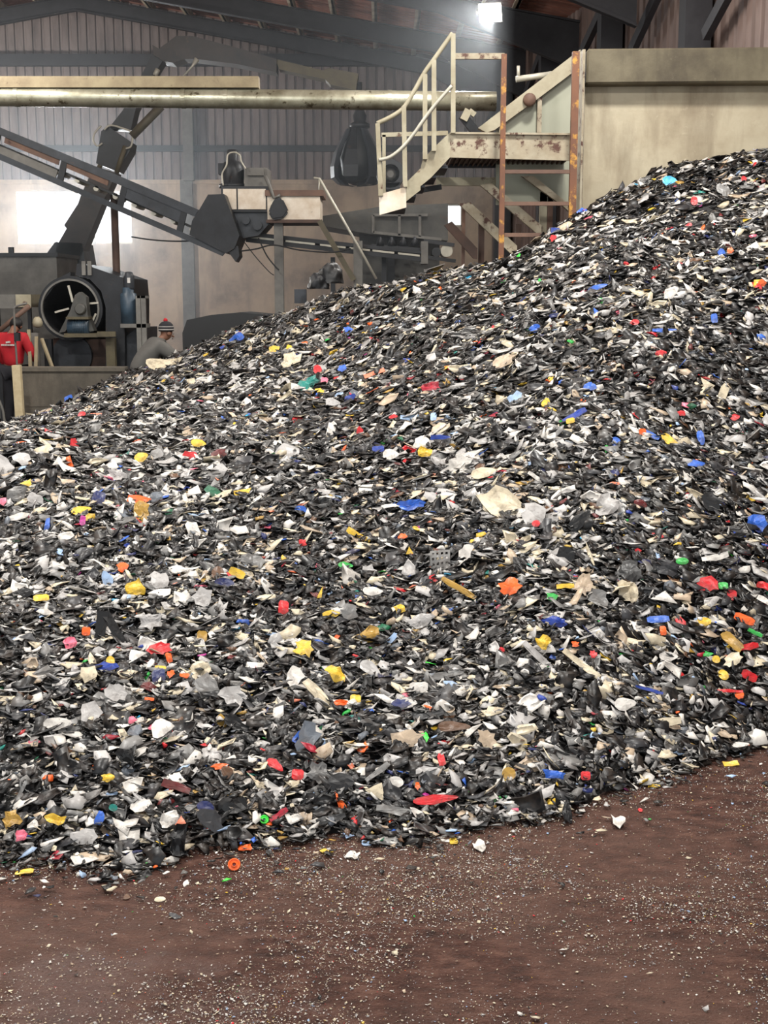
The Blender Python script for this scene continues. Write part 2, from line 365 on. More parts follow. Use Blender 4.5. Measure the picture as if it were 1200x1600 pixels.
# sloping side panel that climbs to the wall
Y = 15.2
t = thing('sloping_side_panel', 'pale green triangular side panel under a sloping beam rising to the wall cap', 'panel', base(840, 150, Y))
mb = MB(); mb.ppx([(747, 200), (907, 77), (907, 104), (842, 153), (773, 203), (760, 207)], Y, .12); mb.build('sloping_beam', M['cream'], t)
t2 = NT('pale_green_sheet'); M['greensheet'] = t2.set(t2.mix(t2.noise(2, 6, .6, stretch=(1, 1, .3)), (128, 130, 112), (168, 168, 150)), .5)
mb = MB(); mb.ppx([(775, 203), (842, 155), (896, 114), (896, 320), (775, 320)], Y + .1, .03); mb.build('sheet', M['greensheet'], t)
for x, y in ((843, 152), (784, 198)):
    mb = MB(); mb.bpx(x - 4, y, x + 4, 207, Y + .03, .06); mb.build('upright', M['creamrust'], t)
mb = MB(); mb.lathe(W(828, 155, Y - .06), [(.0, 0), (.06, 0), (.075, .03), (.075, .06)], 14, (0, 1, 0)); mb.build('knob', M['rust'], t)
mb = MB(); mb.tpx([(806, 124, 15.5), (862, 116, 15.5)], .035); mb.tpx([(810, 122, 15.5), (810, 103, 15.5)], .018); mb.build('pipe_stub', M['pale'], t)
t = thing('steel_bracket', 'dark angled bracket tucked behind the handrail, above the landing', 'bracket', base(738, 200, 15.8, zpx(208, 15.8)))
mb = MB(); mb.bmpx((722, 180, 15.8), (764, 232, 15.8), .1, .1); mb.build('arm', M['dark'], t)
mb = MB(); mb.bmpx((732, 172, 15.75), (724, 188, 15.75), .09, .09); mb.bmpx((733, 173, 15.75), (742, 180, 15.75), .06, .06); mb.build('plate', M['cream'], t)
# ------------------------------------------------------------------ duct and the beam lying on it
Y = 20.
t = thing('ventilation_duct', 'long round galvanised duct crossing the hall high up, ending behind the handrail', 'duct', base(380, 155, Y, zpx(155, Y)))
A = W(775, 158.5, Y); B = A + (W(0, 151, Y) - W(775, 158.5, Y)) * 1.9; dd = (B - A)
mb = MB(); mb.tube([A + dd * k / 12 for k in range(13)], .142, 28); mb.build('pipe', M['galv'], t)
for x in (30, 290, 356, 612):
    k = (775 - x) / 775 / 1.9; c = A + dd * k; mb = MB(); mb.ring(c, dd, .149, .138, .06, 28); mb.build('seam_band', M['galv'], t)
p = W(-420, 120, Y); q = W(405, 124, Y)
mb = MB(); mb.box((p.x, Y - .12, zpx(138.5, Y)), (q.x, Y + .12, zpx(121, Y))); o = mb.build('roof_beam', M['railbeam'])
tag(o, 'flat dusty beam lying along the top of the round duct, upper left', 'beam')
# ------------------------------------------------------------------ material handler with grapple
Y = 26.5
t = thing('material_handler', 'dark crane arm of a scrap handler reaching up past the window with a hanging grapple', 'crane', base(110, 420, Y))
mb = MB(); mb.ppx([(84, 410), (88, 385), (104, 357), (100, 352), (122, 318), (126, 306), (147, 259), (182, 270), (161, 315), (140, 367), (121, 415)], Y, .5); mb.build('boom', M['boom'], t)
mb = MB(); mb.ppx([(150, 255), (158, 205), (168, 197), (205, 222), (203, 235), (184, 268)], Y - .05, .6); mb.build('knuckle', M['dark'], t)
mb = MB(); mb.ppx([(170, 200), (192, 172), (220, 119), (238, 84), (256, 92), (240, 118), (212, 170), (204, 203)], Y, .45); mb.build('upper_boom', M['dark'], t)
mb = MB(); mb.ppx([(238, 70), (248, 76), (262, 66), (275, 56), (300, 56), (360, 72), (432, 92), (432, 113), (370, 100), (305, 92), (288, 92), (270, 98), (256, 96), (240, 86)], Y - .06, .5); mb.build('stick', M['boom'], t)
mb = MB(); mb.ppx([(430, 92), (505, 110), (514, 106), (560, 115), (556, 141), (516, 132), (508, 124), (436, 108)], Y, .4); mb.build('stick_end', M['olive'], t)
mb = MB(); mb.tpx([(206, 213, Y - .1), (252, 166, Y - .1)], .085); mb.tpx([(182, 270, Y - .1), (196, 228, Y - .1)], .05); mb.tpx([(150, 272, Y), (166, 238, Y)], .05); mb.build('hydraulic_cylinder', M['olive'], t)
mb = MB(); mb.tpx([(285, 121, Y - .1), (300, 104, Y - .1), (308, 92, Y - .1)], [.02, .02, .06]); mb.build('hydraulic_rod', M['pale'], t)
mb = MB(); mb.tpx([(242, 118, Y - .1), (247, 108, Y - .1)], .05); mb.build('hydraulic_rod', M['pale'], t)
mb = MB(); mb.tube(smooth([W(x, y, Y - .1) for x, y in ((158, 197), (148, 208), (146, 220), (152, 228), (160, 224))]), .02, 6); mb.tube(smooth([W(x, y, Y - .12) for x, y in ((163, 203), (172, 196), (190, 200), (206, 208), (205, 228), (196, 232))]), .02, 6); mb.build('hose', M['pale'], t)
mb = MB(); mb.ppx([(70, 400), (86, 378), (128, 380), (135, 420), (135, 470), (70, 470)], Y, 1.); a = W(80, 470, Y); b = W(125, 470, Y); mb.box((a.x, Y + .1, 0), (b.x, Y + .9, a.z)); mb.build('turntable', M['darkblue'], t)
g = MB(); c = W(562, 200, Y); gz = 2000 / Y
g.lathe(W(562, 202, Y), [(.13, 0), (.2, .03), (.2, .1), (.12, .14), (.14, .26), (.08, .38), (.05, .5), (.05, .9)], 14); gr = g.build('grapple', M['dark'], t)
mb = MB(); mb.lathe(W(558, 283, Y), [(.1, 0), (.3, .12), (.34, .45), (.24, .75), (.15, 1.05)], 18); mb.build('hub', M['black'], gr)
for k in range(6):
    an = k * math.pi / 3 + .3; d = Vector((math.cos(an), math.sin(an), 0)); s = Vector((-d.y, d.x, 0)); c = W(558, 290, Y); mb = MB()
    prof = [(.17, 1.1, .05), (.27, .92, .07), (.40, .66, .11), (.48, .36, .15), (.47, .14, .14), (.34, .02, .1), (.12, -.01, .03)]
    R = []
    for r, z, w in prof:
        q = c + Vector((0, 0, z)) + d * r * 1.0
        R.append([mb.bm.verts.new(q + s * w + d * .04), mb.bm.verts.new(q - s * w + d * .04), mb.bm.verts.new(q - s * w * .8 - d * .05), mb.bm.verts.new(q + s * w * .8 - d * .05)])
    for a, b in zip(R, R[1:]):
        for i in range(4): mb.bm.faces.new((a[i], a[(i + 1) % 4], b[(i + 1) % 4], b[i]))
    mb.bm.faces.new(R[0]); mb.bm.faces.new(R[-1][::-1]); mb.build('tine', M['darkblue'] if k % 2 else M['dark'], gr)
# ------------------------------------------------------------------ inclined belt conveyor
Y = 22.
t = thing('belt_conveyor', 'long inclined belt conveyor coming down from the upper left past the window', 'conveyor', base(178, 400, Y))
for yy, nm in ((Y, 'near'), (Y + .9, 'far')):
    off = 0
    mb = MB(); mb.ppx([(-220, 100), (0, 199), (189, 276), (311, 328), (303, 338), (187, 289), (0, 211), (-220, 113)], yy, .08)
    mb.ppx([(-220, 141), (0, 240), (168, 313), (294, 367), (353, 393), (347, 400), (290, 375), (164, 321), (0, 250), (-220, 151)], yy, .08); mb.build('side_rail', M['darkblue'], t)
    for x, y in ((-6, 198), (98, 241), (192, 281), (285, 320)):
        mb = MB(); mb.ppx([(x, y), (x + 9, y + 4), (x - 1, y + 46), (x - 10, y + 42)], yy + .01, .06); mb.build('stanchion', M['dark'], t)
    mb = MB(); mb.ppx([(10, 208), (95, 242), (91, 258), (6, 223)], yy + .02, .03); mb.build('side_plate', M['rust'], t); mb = MB(); mb.ppx([(106, 246), (172, 273), (168, 290), (102, 262)], yy + .02, .03); mb.build('side_plate', M['rust'], t)
    mb = MB(); mb.ppx([(196, 284), (285, 321), (279, 347), (192, 308)], yy + .02, .03); mb.build('side_plate', M['darkblue'], t); mb = MB(); mb.ppx([(0, 228), (90, 266), (86, 281), (-4, 241)], yy + .02, .03); mb.build('side_plate', M['greypaint'], t)
mb = MB(); a, b, c, d = W(-220, 132, Y + .1), W(-220, 136, Y + .1), W(345, 372, Y + .1), W(345, 376, Y + .1); mb.poly([a, c, d, b], .75); mb.build('belt', M['black'], t)
for k in range(12):
    x = -30 + k * 30; y = 212 + (x + 30) * .425; mb = MB(); p = W(x, y + 6, Y + .1); mb.tube([p, p + Vector((0, .75, 0))], .045, 8); mb.build('roller', M['pale'], t)
mb = MB(); mb.ppx([(311, 328), (325, 304), (350, 303), (374, 368), (366, 388), (353, 396), (296, 367), (300, 345)], Y - .05, 1.1); mb.build('tail_box', M['dark'], t)
mb = MB(); mb.ppx([(352, 385), (372, 384), (374, 400), (368, 409), (360, 398)], Y, .5); mb.build('scraper', M['dark'], t)
mb = MB(); p = W(178, 305, Y + .4); mb.tube([(p.x, p.y, 0), (p.x, p.y, p.z)], .065, 12); mb.build('leg', M['brown'], t)
# ------------------------------------------------------------------ feeder box, second conveyor, its frame
Y = 22.4
t = thing('feeder_machine', 'raised feeder with smudged white side panels and a dark gear motor on top', 'machine', base(430, 400, Y))
mb = MB(); mb.bpx(346, 291, 418, 331, Y + .03, .9); mb.build('housing', M['dark'], t)
for x0, x1 in ((349, 369), (372, 415)):
    mb = MB(); mb.bpx(x0, 295, x1, 327, Y, .04); mb.build('side_panel', M['whitepanel'], t)
mb = MB(); mb.ppx([(346, 331), (418, 331), (420, 350), (404, 368), (380, 372), (350, 366)], Y + .1, .8)
for x, y, r in ((362, 348, .1), (384, 344, .07), (402, 352, .08)): mb.lathe(W(x, y, Y), [(r, 0), (r, .1)], 14, (0, 1, 0))
mb.build('chute', M['darkblue'], t)
mb = MB(); mb.bpx(418, 305, 500, 343, Y, .9); mb.build('hopper', M['whitepanel'], t)
mb = MB(); mb.bpx(414, 297, 505, 306, Y - .05, 1.); mb.build('hopper_rim', M['rust'], t)
mb = MB(); mb.bpx(416, 343, 500, 348, Y - .03, .95); mb.build('hopper_sill', M['brown'], t)
mb = MB(); mb.bpx(382, 262, 418, 292, Y + .1, .7); mb.bpx(386, 262, 412, 274, Y + .05, .2); mb.build('cover', M['greypaint'], t)
mb = MB(); p = W(364, 294, Y + .3); mb.lathe(p, [(.24, 0), (.24, .06), (.19, .08), (.2, .3), (.16, .42), (.09, .46), (.1, .6), (.08, .64)], 18); mb.bpx(341, 255, 350, 272, Y + .2, .2); mo = mb.build('gear_motor', M['dark'], t)
mb = MB(); mb.tube(smooth([W(x, y, Y - .02) for x, y in ((349, 290), (347, 272), (354, 258), (356, 242), (366, 238), (375, 243), (377, 252), (384, 264))]), .014, 6); mb.build('pipe_loop', M['pale'], mo)
for x0, x1, y0, m in ((427, 441, 348, 'greypaint'), (552, 566, 376, 'greypaint')):
    p = W(x0, y0, Y); q = W(x1, y0, Y); mb = MB(); mb.box((p.x, Y + .1, 0), (q.x, Y + .25, p.z)); mb.build('leg', M[m], t)
mb = MB(); mb.bmpx((499, 345, Y), (553, 438, Y), .07, .09); mb.build('brace', M['olive'], t)
mb = MB(); mb.tpx([(490, 278, Y), (499, 279, Y), (566, 396, Y), (588, 436, Y)], .022, 8); mb.tpx([(499, 279, Y), (499, 300, Y)], .018, 6); mb.build('handrail', M['pale'], t)
mb = MB(); mb.ppx([(441, 310), (451, 330), (443, 341), (426, 344), (419, 332), (424, 318), (432, 307)], Y - .1, .12)
bmesh.ops.bevel(mb.bm, geom=mb.bm.edges[:], offset=.03, segments=2, affect='EDGES')
o = mb.build('rubber_bag', M['dark']); tag(o, 'dark drop-shaped bag hanging against the white hopper side', 'bag')
mb = MB(); mb.tpx([(414, 275, Y - .06), (418, 283, Y - .06), (428, 309, Y - .06), (438, 305, Y - .06)], .03, 8)
mb.build('hook_pipe', M['greypaint'], o)
Y = 22.8
t = thing('discharge_conveyor', 'low dark belt conveyor with bright rollers running right under the white hopper', 'conveyor', base(540, 400, Y))
mb = MB(); mb.ppx([(376, 363), (385, 362), (662, 392), (662, 397), (376, 368)], Y, .08); mb.build('side_rail', M['dark'], t)
mb = MB(); mb.ppx([(384, 371), (662, 402), (662, 409), (384, 378)], Y, .08); mb.build('side_rail', M['dark'], t)
mb = MB(); mb.ppx([(384, 367), (662, 397), (662, 401), (384, 371)], Y + .12, .6); mb.build('belt', M['black'], t)
for a, b in ((392, 440), (446, 492), (500, 540), (546, 578), (582, 616), (622, 656)):
    mb = MB(); f = lambda x: 368.2 + (x - 384) * .1095
    mb.ppx([(a, f(a)), (b, f(b)), (b, f(b) + 3), (a, f(a) + 3)], Y - .02, .05); mb.build('roller', M['pale'], t)
mb = MB(); mb.bpx(658, 377, 669, 412, Y - .05, .8); mb.build('end_frame', M['greypaint'], t)
mb = MB(); p = W(698, 392, Y); mb.tube([p, p + Vector((0, .7, 0))], .105, 18); mb.build('head_drum', M['pale'], t)
mb = MB(); p = W(682, 394, Y); mb.tube([p, p + Vector((0, .7, 0))], .08, 14); mb.bmpx((668, 402, Y), (712, 408, Y), .06, .06); mb.bmpx((662, 376, Y), (710, 383, Y), .05, .06); mb.build('head_frame', M['dark'], t)
for x in (600, 520):
    p = W(x, 402, Y + .4); mb = MB(); mb.box((p.x - .04, p.y, 0), (p.x + .04, p.y + .08, p.z)); mb.build('leg', M['dark'], t)
Y = 24.
t = thing('screening_machine', 'large dark screening box with a pale frame seen below the stair flight', 'machine', base(640, 350, Y))
mb = MB(); mb.ppx([(500, 338), (600, 322), (700, 318), (700, 376), (580, 366), (500, 352)], Y + .1, 2.); a = W(560, 350, Y); b = W(690, 350, Y); mb.box((a.x, Y + .8, 0), (b.x, Y + 1.9, a.z)); mb.build('hopper', M['machine'], t)
for a, b in (((583, 336), (668, 336)), ((583, 363), (690, 374)), ((624, 336), (624, 368)), ((656, 336), (656, 370)), ((583, 336), (583, 364))):
    mb = MB(); mb.bmpx((*a, Y), (*b, Y), .05, .05); mb.build('frame_bar', M['greypaint'], t)
for x in (594, 612, 630, 648):
    mb = MB(); p = W(x, 384, Y - .2); mb.lathe(p, [(.09, 0), (.02, .16)], 12); mb.build('spray_cone', M['dark'], t)
mb = MB(); mb.bmpx((580, 384, Y - .1), (660, 391, Y - .1), .3, .06); mb.build('cone_shelf', M['dark'], t)
t = thing('blower', 'dark round blower housing behind the lower handrail posts', 'blower', base(610, 270, 24.5))
mb = MB(); p = W(610, 271, 24.5); mb.ring(p, (0, 1, 0), .26, .17, .4, 28); mb.build('housing', M['dark'], t)
mb = MB(); mb.lathe(p + Vector((0, .1, 0)), [(.06, 0), (.1, .1), (.17, .3)], 16, (0, 1, 0)); mb.build('impeller', M['greypaint'], t)
mb = MB(); mb.bpx(596, 285, 625, 296, 24.5, .5); a = W(605, 296, 24.5); b = W(617, 296, 24.5); mb.box((a.x, 24.6, 0), (b.x, 24.8, a.z)); mb.build('base_frame', M['dark'], t)
def cable(label, pts, Y, r=.014):
    mb = MB(); mb.tube(smooth([W(x, y, Y) for x, y in pts]), r, 6); o = mb.build('power_cable', M['black']); tag(o, label, 'cable', 'cables slung below the conveyors'); return o
cable('black cable sagging from the left window towards the conveyor tail', [(205, 370), (240, 375), (282, 377), (330, 374), (356, 374)], 22.2)
cable('black cable drooping beneath the discharge conveyor', [(372, 393), (400, 389), (428, 383), (470, 391), (520, 394), (548, 388)], 22.2)
cable('left of two thin cables curving down to the grey post', [(380, 376), (400, 402), (420, 424), (428, 430)], 22.3, .009)
cable('right of two thin cables curving down to the grey post', [(404, 372), (416, 398), (428, 414), (436, 422)], 22.3, .012)
# ------------------------------------------------------------------ washing drum and its surroundings
Y = 21.
t = thing('washing_drum', 'open dark rotating drum machine with light spokes and a blue motor, behind the low wall', 'machine', base(125, 500, Y))
c = W(110, 482, Y)
mb = MB(); mb.ring(c, (0, 1, 0), .52, .455, 2.4, 48); p = c + Vector((0, 2.35, 0)); mb.ring(p, (0, 1, 0), .47, .02, .04, 40); mb.build('drum', M['dark'], t)
mb = MB(); mb.ring(c + Vector((0, -.03, 0)), (0, 1, 0), .475, .445, .06, 48); mb.build('drum_rim', M['greypaint'], t)
for a, b in (((107, 446), (114, 472)), ((130, 475), (154, 473)), ((86, 488), (108, 482)), ((150, 490), (142, 508))):
    mb = MB(); mb.bmpx((*a, Y - .02), (*b, Y - .02), .035, .03); mb.build('spoke', M['pale'], t)
mb = MB(); mb.ppx([(117, 461), (124, 456), (134, 464), (137, 492), (147, 517), (140, 518), (133, 500), (112, 500), (102, 518), (92, 520), (110, 484)], Y - .35, .22); mb.lathe(W(124, 483, Y - .45), [(.07, 0), (.09, .05), (.09, .1)], 16, (0, 1, 0)); mb.build('bearing_stand', M['machine'], t)
mb = MB(); p = W(107, 511, Y - .35); q = W(139, 511, Y - .35); mb.tube([p, q], .12, 20)
for k in range(7):
    r = p.lerp(q, .3 + k * .09); mb.ring(r, (1, 0, 0), .132, .115, .012, 20)
mb.build('motor', M['blue_motor'], t)
mb = MB(); mb.bpx(103, 495, 138, 499, Y - .5, .3); mb.bpx(100, 521, 172, 527, Y - .5, .4); mb.bpx(152, 518, 180, 526, Y - .52, .06); mb.build('motor_frame', M['olive'], t)
mb = MB(); mb.ppx([(120, 412), (128, 412), (192, 434), (195, 470), (195, 600), (165, 600), (165, 480), (158, 455), (140, 436), (118, 430)], Y + .05, 2.2); mb.build('casing', M['dark'], t)
mb = MB(); mb.ppx([(62, 480), (62, 470), (80, 440), (110, 425), (110, 432), (84, 448), (68, 470), (68, 482)], Y + .02, .3); mb.build('drum_guard', M['dark'], t)
mb = MB(); mb.bpx(74, 530, 180, 600, Y + .3, 1.6); mb.build('base_box', M['brown'], t)
mb = MB(); mb.bpx(168, 528, 179, 620, Y - .3, .12); mb.build('leg', M['olive'], t)
mb = MB(); mb.bpx(72, 530, 80, 620, Y - .3, .12); mb.build('leg', M['dark'], t)
mb = MB(); mb.lathe(W(112, 556, Y + .2), [(.33, 0), (.33, .1)], 28, (0, 1, 0)); mb.build('lower_drum', M['darkblue'], t)
for x in (128, 137): mb = MB(); mb.bpx(x, 408, x + 5, 430, Y, .05); mb.build('upright', M['greypaint'], t)
Y = 20.8
t = thing('gear_motor', 'upright blue gear motor on a stand at the right side of the washing drum', 'motor', base(200, 480, Y))
mb = MB(); p = W(202, 508, Y + .2); mb.lathe(p, [(.13, 0), (.13, .5), (.09, .52), (.09, .6)], 18); mb.build('gearbox', M['blue_motor'], t)
mb = MB(); mb.lathe(W(202, 452, Y + .2), [(.08, 0), (.085, .02), (.085, .2), (.06, .27), (.03, .28)], 18); mb.build('motor', M['darkblue'], t)
mb = MB(); mb.bpx(188, 506, 228, 512, Y, .4); mb.bpx(214, 462, 228, 466, Y, .3); mb.bpx(216, 462, 219, 600, Y, .05); mb.bpx(224, 462, 227, 600, Y, .05); mb.build('stand', M['greypaint'], t)
mb = MB(); mb.bpx(199, 434, 203, 442, Y + .08, .02); mb.build('name_plate', M['white'], t)
mb = MB(); mb.ppx([(178, 575), (183, 535), (215, 512), (226, 512), (226, 600), (178, 600)], 21.2, 1.2); o = mb.build('discharge_chute', M['darkblue']); tag(o, 'dark blue discharge chute between the washing drum and the crouching person', 'chute')
Y = 23.5
t = thing('water_tank', 'big grey rectangular tank under the left window', 'tank', base(40, 430, Y))
mb = MB(); mb.bpx(-90, 400, 88, 654, Y, 1.6); mb.build('body', M['greypaint'], t)
mb = MB(); mb.bpx(-90, 395, 90, 401, Y - .06, 1.7); mb.build('rim', M['dark'], t)
mb = MB(); mb.bpx(13, 386, 20, 396, Y, .08); mb.build('lifting_eye', M['dark'], t)
Y = 21.5
t = thing('collection_box', 'small cream steel box above the person in red', 'box', base(15, 470, Y))
mb = MB(); mb.bpx(-40, 460, 24, 482, Y + .1, .7); mb.build('side', M['greypaint'], t)
mb = MB(); mb.bpx(25, 460, 48, 480, Y, .7); mb.build('panel', M['cream'], t)
for x in (-10, 40): mb = MB(); p = W(x, 480, Y); mb.box((p.x - .03, Y + .2, 0), (p.x + .03, Y + .26, p.z)); mb.build('leg', M['dark'], t)
mb = MB(); mb.tpx([(-10, 524, 20.6), (46, 478, 20.6)], .04, 10); o = mb.build('steel_pipe', M['rust']); tag(o, 'slanting pipe passing above the head of the person in red', 'pipe')
Y = 20.2
t = thing('water_pipe', 'pale bent hose pipe rising beside the person in red, with a valve', 'hose', base(26, 570, Y, 1.2))
mb = MB(); mb.tube(smooth([W(x, y, 19.4) for x, y in ((27, 590), (26, 560), (24, 535), (23, 510), (22, 488), (24, 480), (34, 476), (42, 474))]), .016, 8); mb.build('hose', M['greypaint'], t)
mb = MB(); mb.bpx(22, 520, 29, 533, 19.35, .1); mb.build('valve', M['dark'], t)
t = thing('pinch_valve', 'cream lump of a valve on a stub left of the washing drum', 'valve', base(58, 510, 20.3))
mb = MB(); mb.lathe(W(59, 512, 20.3), [(.02, 0), (.07, .02), (.08, .08), (.06, .14), (.03, .17)], 14); mb.build('body', M['cream'], t)
mb = MB(); p = W(54, 520, 20.3); mb.box((p.x - .06, 20.28, 0), (p.x + .06, 20.4, p.z)); mb.build('stub', M['greypaint'], t)
for (a, b, lab) in (((45, 515), (48, 582), 'leftmost of the pale upright battens behind the low wall'), ((57, 526), (56, 582), 'middle pale batten standing upright behind the low wall'), ((65, 529), (84, 580), 'pale plank leaning sideways behind the low wall')):
    mb = MB(); mb.bmpx((*a, 19.9), (*b, 19.75), .05, .03); q = W(b[0], b[1], 19.75); mb.beam(q, (q.x, 19.75, 0), .05, .03); o = mb.build('wood_batten', M['railbeam']); tag(o, lab, 'batten', 'battens behind the low wall')
Y = 19.
mb = MB(); a = W(30, 578, Y); b = W(196, 578, Y); mb.box((a.x, Y, 0), (b.x, Y + .25, a.z)); mb.box((a.x - .02, Y - .04, a.z - .02), (b.x, Y + .27, a.z + .04))
mb.box((a.x, Y - .01, .62), (b.x, Y, .66)); struct('wall_low', mb, M['lowwall'])
Y = 18.4
p = W(18, 571, Y); q = W(31, 571, Y); mb = MB(); mb.hexa([(p.x + .03, Y, 0), (q.x + .02, Y, 0), (q.x + .02, Y + .1, 0), (p.x + .03, Y + .1, 0), (p.x, Y, p.z), (q.x, Y, p.z), (q.x, Y + .1, p.z), (p.x, Y + .1, p.z)])
o = mb.build('wooden_post', M['wood']); tag(o, 'pale wooden post at the left end of the low wall', 'post')
mb = MB(); mb.tube(smooth([W(x, y, 18.9) for x, y in ((-8, 610), (4, 640), (8, 660), (20, 676))]), .02, 6); o = mb.build('bent_rod', M['greypaint']); tag(o, 'thin bent rod leaning at the far left below the red jacket', 'rod')
# ------------------------------------------------------------------ lamps that show
def flood(x, y, Y, label):
    t = thing('floodlight', label, 'lamp', tuple(W(x, y, Y))); p = W(x, y, Y)
    d = (Vector((-.28, -1, -.55))).normalized(); u = d.cross(Vector((0, 0, 1))).normalized(); v = u.cross(d); mb = MB()
    def q(a, b, c): return p + u * a + v * b + d * c
    mb.hexa([q(-.15, -.12, -.1), q(.15, -.12, -.1), q(.15, .12, -.1), q(-.15, .12, -.1), q(-.21, -.17, .0), q(.21, -.17, .0), q(.21, .17, .0), q(-.21, .17, .0)]); mb.build('housing', M['greypaint'], t)
    mb = MB(); mb.hexa([q(-.19, -.15, .0), q(.19, -.15, .0), q(.19, .15, .0), q(-.19, .15, .0), q(-.19, -.15, .02), q(.19, -.15, .02), q(.19, .15, .02), q(-.19, .15, .02)]); mb.build('glass', M['lamp'], t)
    mb = MB(); mb.beam(q(.24, 0, -.05), q(.24, 0, -.3), .05, .05); mb.beam(q(.24, 0, -.3), p + Vector((.4, .5, 1.2)), .05, .05); mb.build('bracket', M['cream'], t)
    l = bpy.data.lights.new('floodlight_beam', 'SPOT'); l.energy = 900; l.spot_size = 2.3; l.spot_blend = .5; l.shadow_soft_size = .2; l.color = (1, .97, .93)
    lo = bpy.data.objects.new('floodlight_beam', l); COL.objects.link(lo); lo.location = p + d * .08; lo.rotation_euler = d.to_track_quat('-Z', 'Y').to_euler()
flood(766, 20, 24., 'glaring white floodlight high by the right wall')
# ------------------------------------------------------------------ the heap: a height field
CTRL = [  # screen column, base y, (mid y, mid depth) or None, ridge y, ridge depth
 (-300, 1370, (706, 9.), 692, 17.), (0, 1347, (702, 9.), 682, 17.), (60, 1350, (695, 9.2), 664, 17.2), (120, 1352, (690, 9.5), 618, 17.7),
 (200, 1352, (680, 9.8), 584, 18.2), (280, 1347, (672, 10.), 556, 18.5), (360, 1334, (655, 10.2), 514, 18.5), (440, 1320, (640, 10.5), 488, 18.),
 (500, 1314, (615, 11.), 456, 17.), (560, 1310, (590, 11.4), 433, 16.2), (600, 1307, None, 423, 15.8), (700, 1300, None, 410, 14.9), (790, 1294, None, 403, 14.3),
 (850, 1286, None, 376, 14.), (900, 1272, None, 342, 14.2), (960, 1242, None, 307, 14.5), (1000, 1222, None, 287, 14.5), (1050, 1203, None, 263, 14.5),
 (1100, 1190, None, 249, 14.5), (1150, 1178, None, 242, 14.5), (1200, 1165, None, 235, 14.4), (1500, 1110, None, 212, 14.)]
YG = np.arange(3., 24.01, .1); XG = np.arange(-300, 1501, 20.)
prof = []; Y0s = []; Y1s = []
for (x, yb, mid, yr, Yr) in CTRL:
    Y0 = -H / ray(x, yb)[1]; z1 = H + ray(x, yr)[1] * Yr
    tt = np.clip((YG - Y0) / (Yr - Y0), 0, 1)
    if mid:
        zm = H + ray(x, mid[0])[1] * mid[1]
        k = np.clip((YG - Y0) / (mid[1] - Y0), 0, 1); zz = zm * (k + .13 * np.sin(math.pi * k))
        k2 = np.clip((YG - mid[1]) / (Yr - mid[1]), 0, 1); dip = min(.28, .1 + .1 * z1)
        zz = np.where(YG > mid[1], zm + (z1 - zm) * (k2 - .12 * np.sin(math.pi * k2)), zz)
    else:
        zz = z1 * (tt + .075 * np.sin(math.pi * tt))
    back = YG > Yr
    if x >= 880: zz = np.where(back, z1 + .0 * YG, zz)
    else: zz = np.where(back, z1 - .55 * (YG - Yr), zz)
    zz = np.where(YG < Y0, -.25 * np.minimum(YG * 0 + 1, (Y0 - YG)), zz)
    prof.append(np.maximum(zz, -.3)); Y0s.append(Y0); Y1s.append(Yr)
prof = np.array(prof); cx = np.array([c[0] for c in CTRL])
T = np.array([[np.interp(x, cx, prof[:, j]) for j in range(len(YG))] for x in XG])
Y0g = np.interp(XG, cx, Y0s)
ker = np.exp(-np.arange(-4, 5) ** 2 / 4.); ker /= ker.sum()
T = np.apply_along_axis(lambda r: np.convolve(np.pad(r, 4, 'edge'), ker, 'valid'), 1, T)
k3 = np.exp(-np.arange(-6, 7) ** 2 / 12.); k3 /= k3.sum(); T = np.apply_along_axis(lambda r: np.convolve(np.pad(r, 6, 'edge'), k3, 'valid'), 0, T)
def lumps(X, Y):       # smooth bumps of the heap
    return (.05 * np.sin(1.3 * X + .7 * Y + 1) * np.cos(.9 * Y - .5 * X) + .03 * np.sin(3.1 * X + 1.2) * np.sin(2.7 * Y + .6 * X)
            + .022 * np.sin(6.3 * X - 2.1 * Y) * np.cos(5.2 * Y + 1.7 * X))
def table(x, Y):
    fx = np.clip((x - XG[0]) / 20, 0, len(XG) - 1.001); fy = np.clip((Y - YG[0]) / .1, 0, len(YG) - 1.001)
    i = fx.astype(int); j = fy.astype(int); a = fx - i; b = fy - j
    return T[i, j] * (1 - a) * (1 - b) + T[i + 1, j] * a * (1 - b) + T[i, j + 1] * (1 - a) * b + T[i + 1, j + 1] * a * b
def height(X, Y):
    X = np.asarray(X, float); Y = np.asarray(Y, float); z = np.full(X.shape, .8)
    for _ in range(4):
        fw = Y * CP - (z - H) * SP; z = table(600 + F * X / fw, Y)
    amp = np.clip(z / .5, 0, 1)
    return z + lumps(X, Y) * amp
def grad_normal(X, Y, e=.06):
    gx = (height(X + e, Y) - height(X - e, Y)) / (2 * e); gy = (height(X, Y + e) - height(X, Y - e)) / (2 * e)
    n = np.stack([-gx, -gy, np.ones_like(gx)], -1); return n / np.linalg.norm(n, axis=-1, keepdims=True)
def hit(x, y):          # first heap point seen through a pixel, else the floor
    u, s = ray(x, y); Ys = np.arange(3.6, 19.5, .01); zr_ = H + s * Ys; h = np.maximum(height(u * Ys, Ys), 0)
    k = np.nonzero(zr_ <= h + .01)[0]
    if len(k) == 0: d = np.argmin(zr_ - h); return Vector((u * Ys[d], Ys[d], h[d]))
    return Vector((u * Ys[k[0]], Ys[k[0]], max(h[k[0]], 0)))
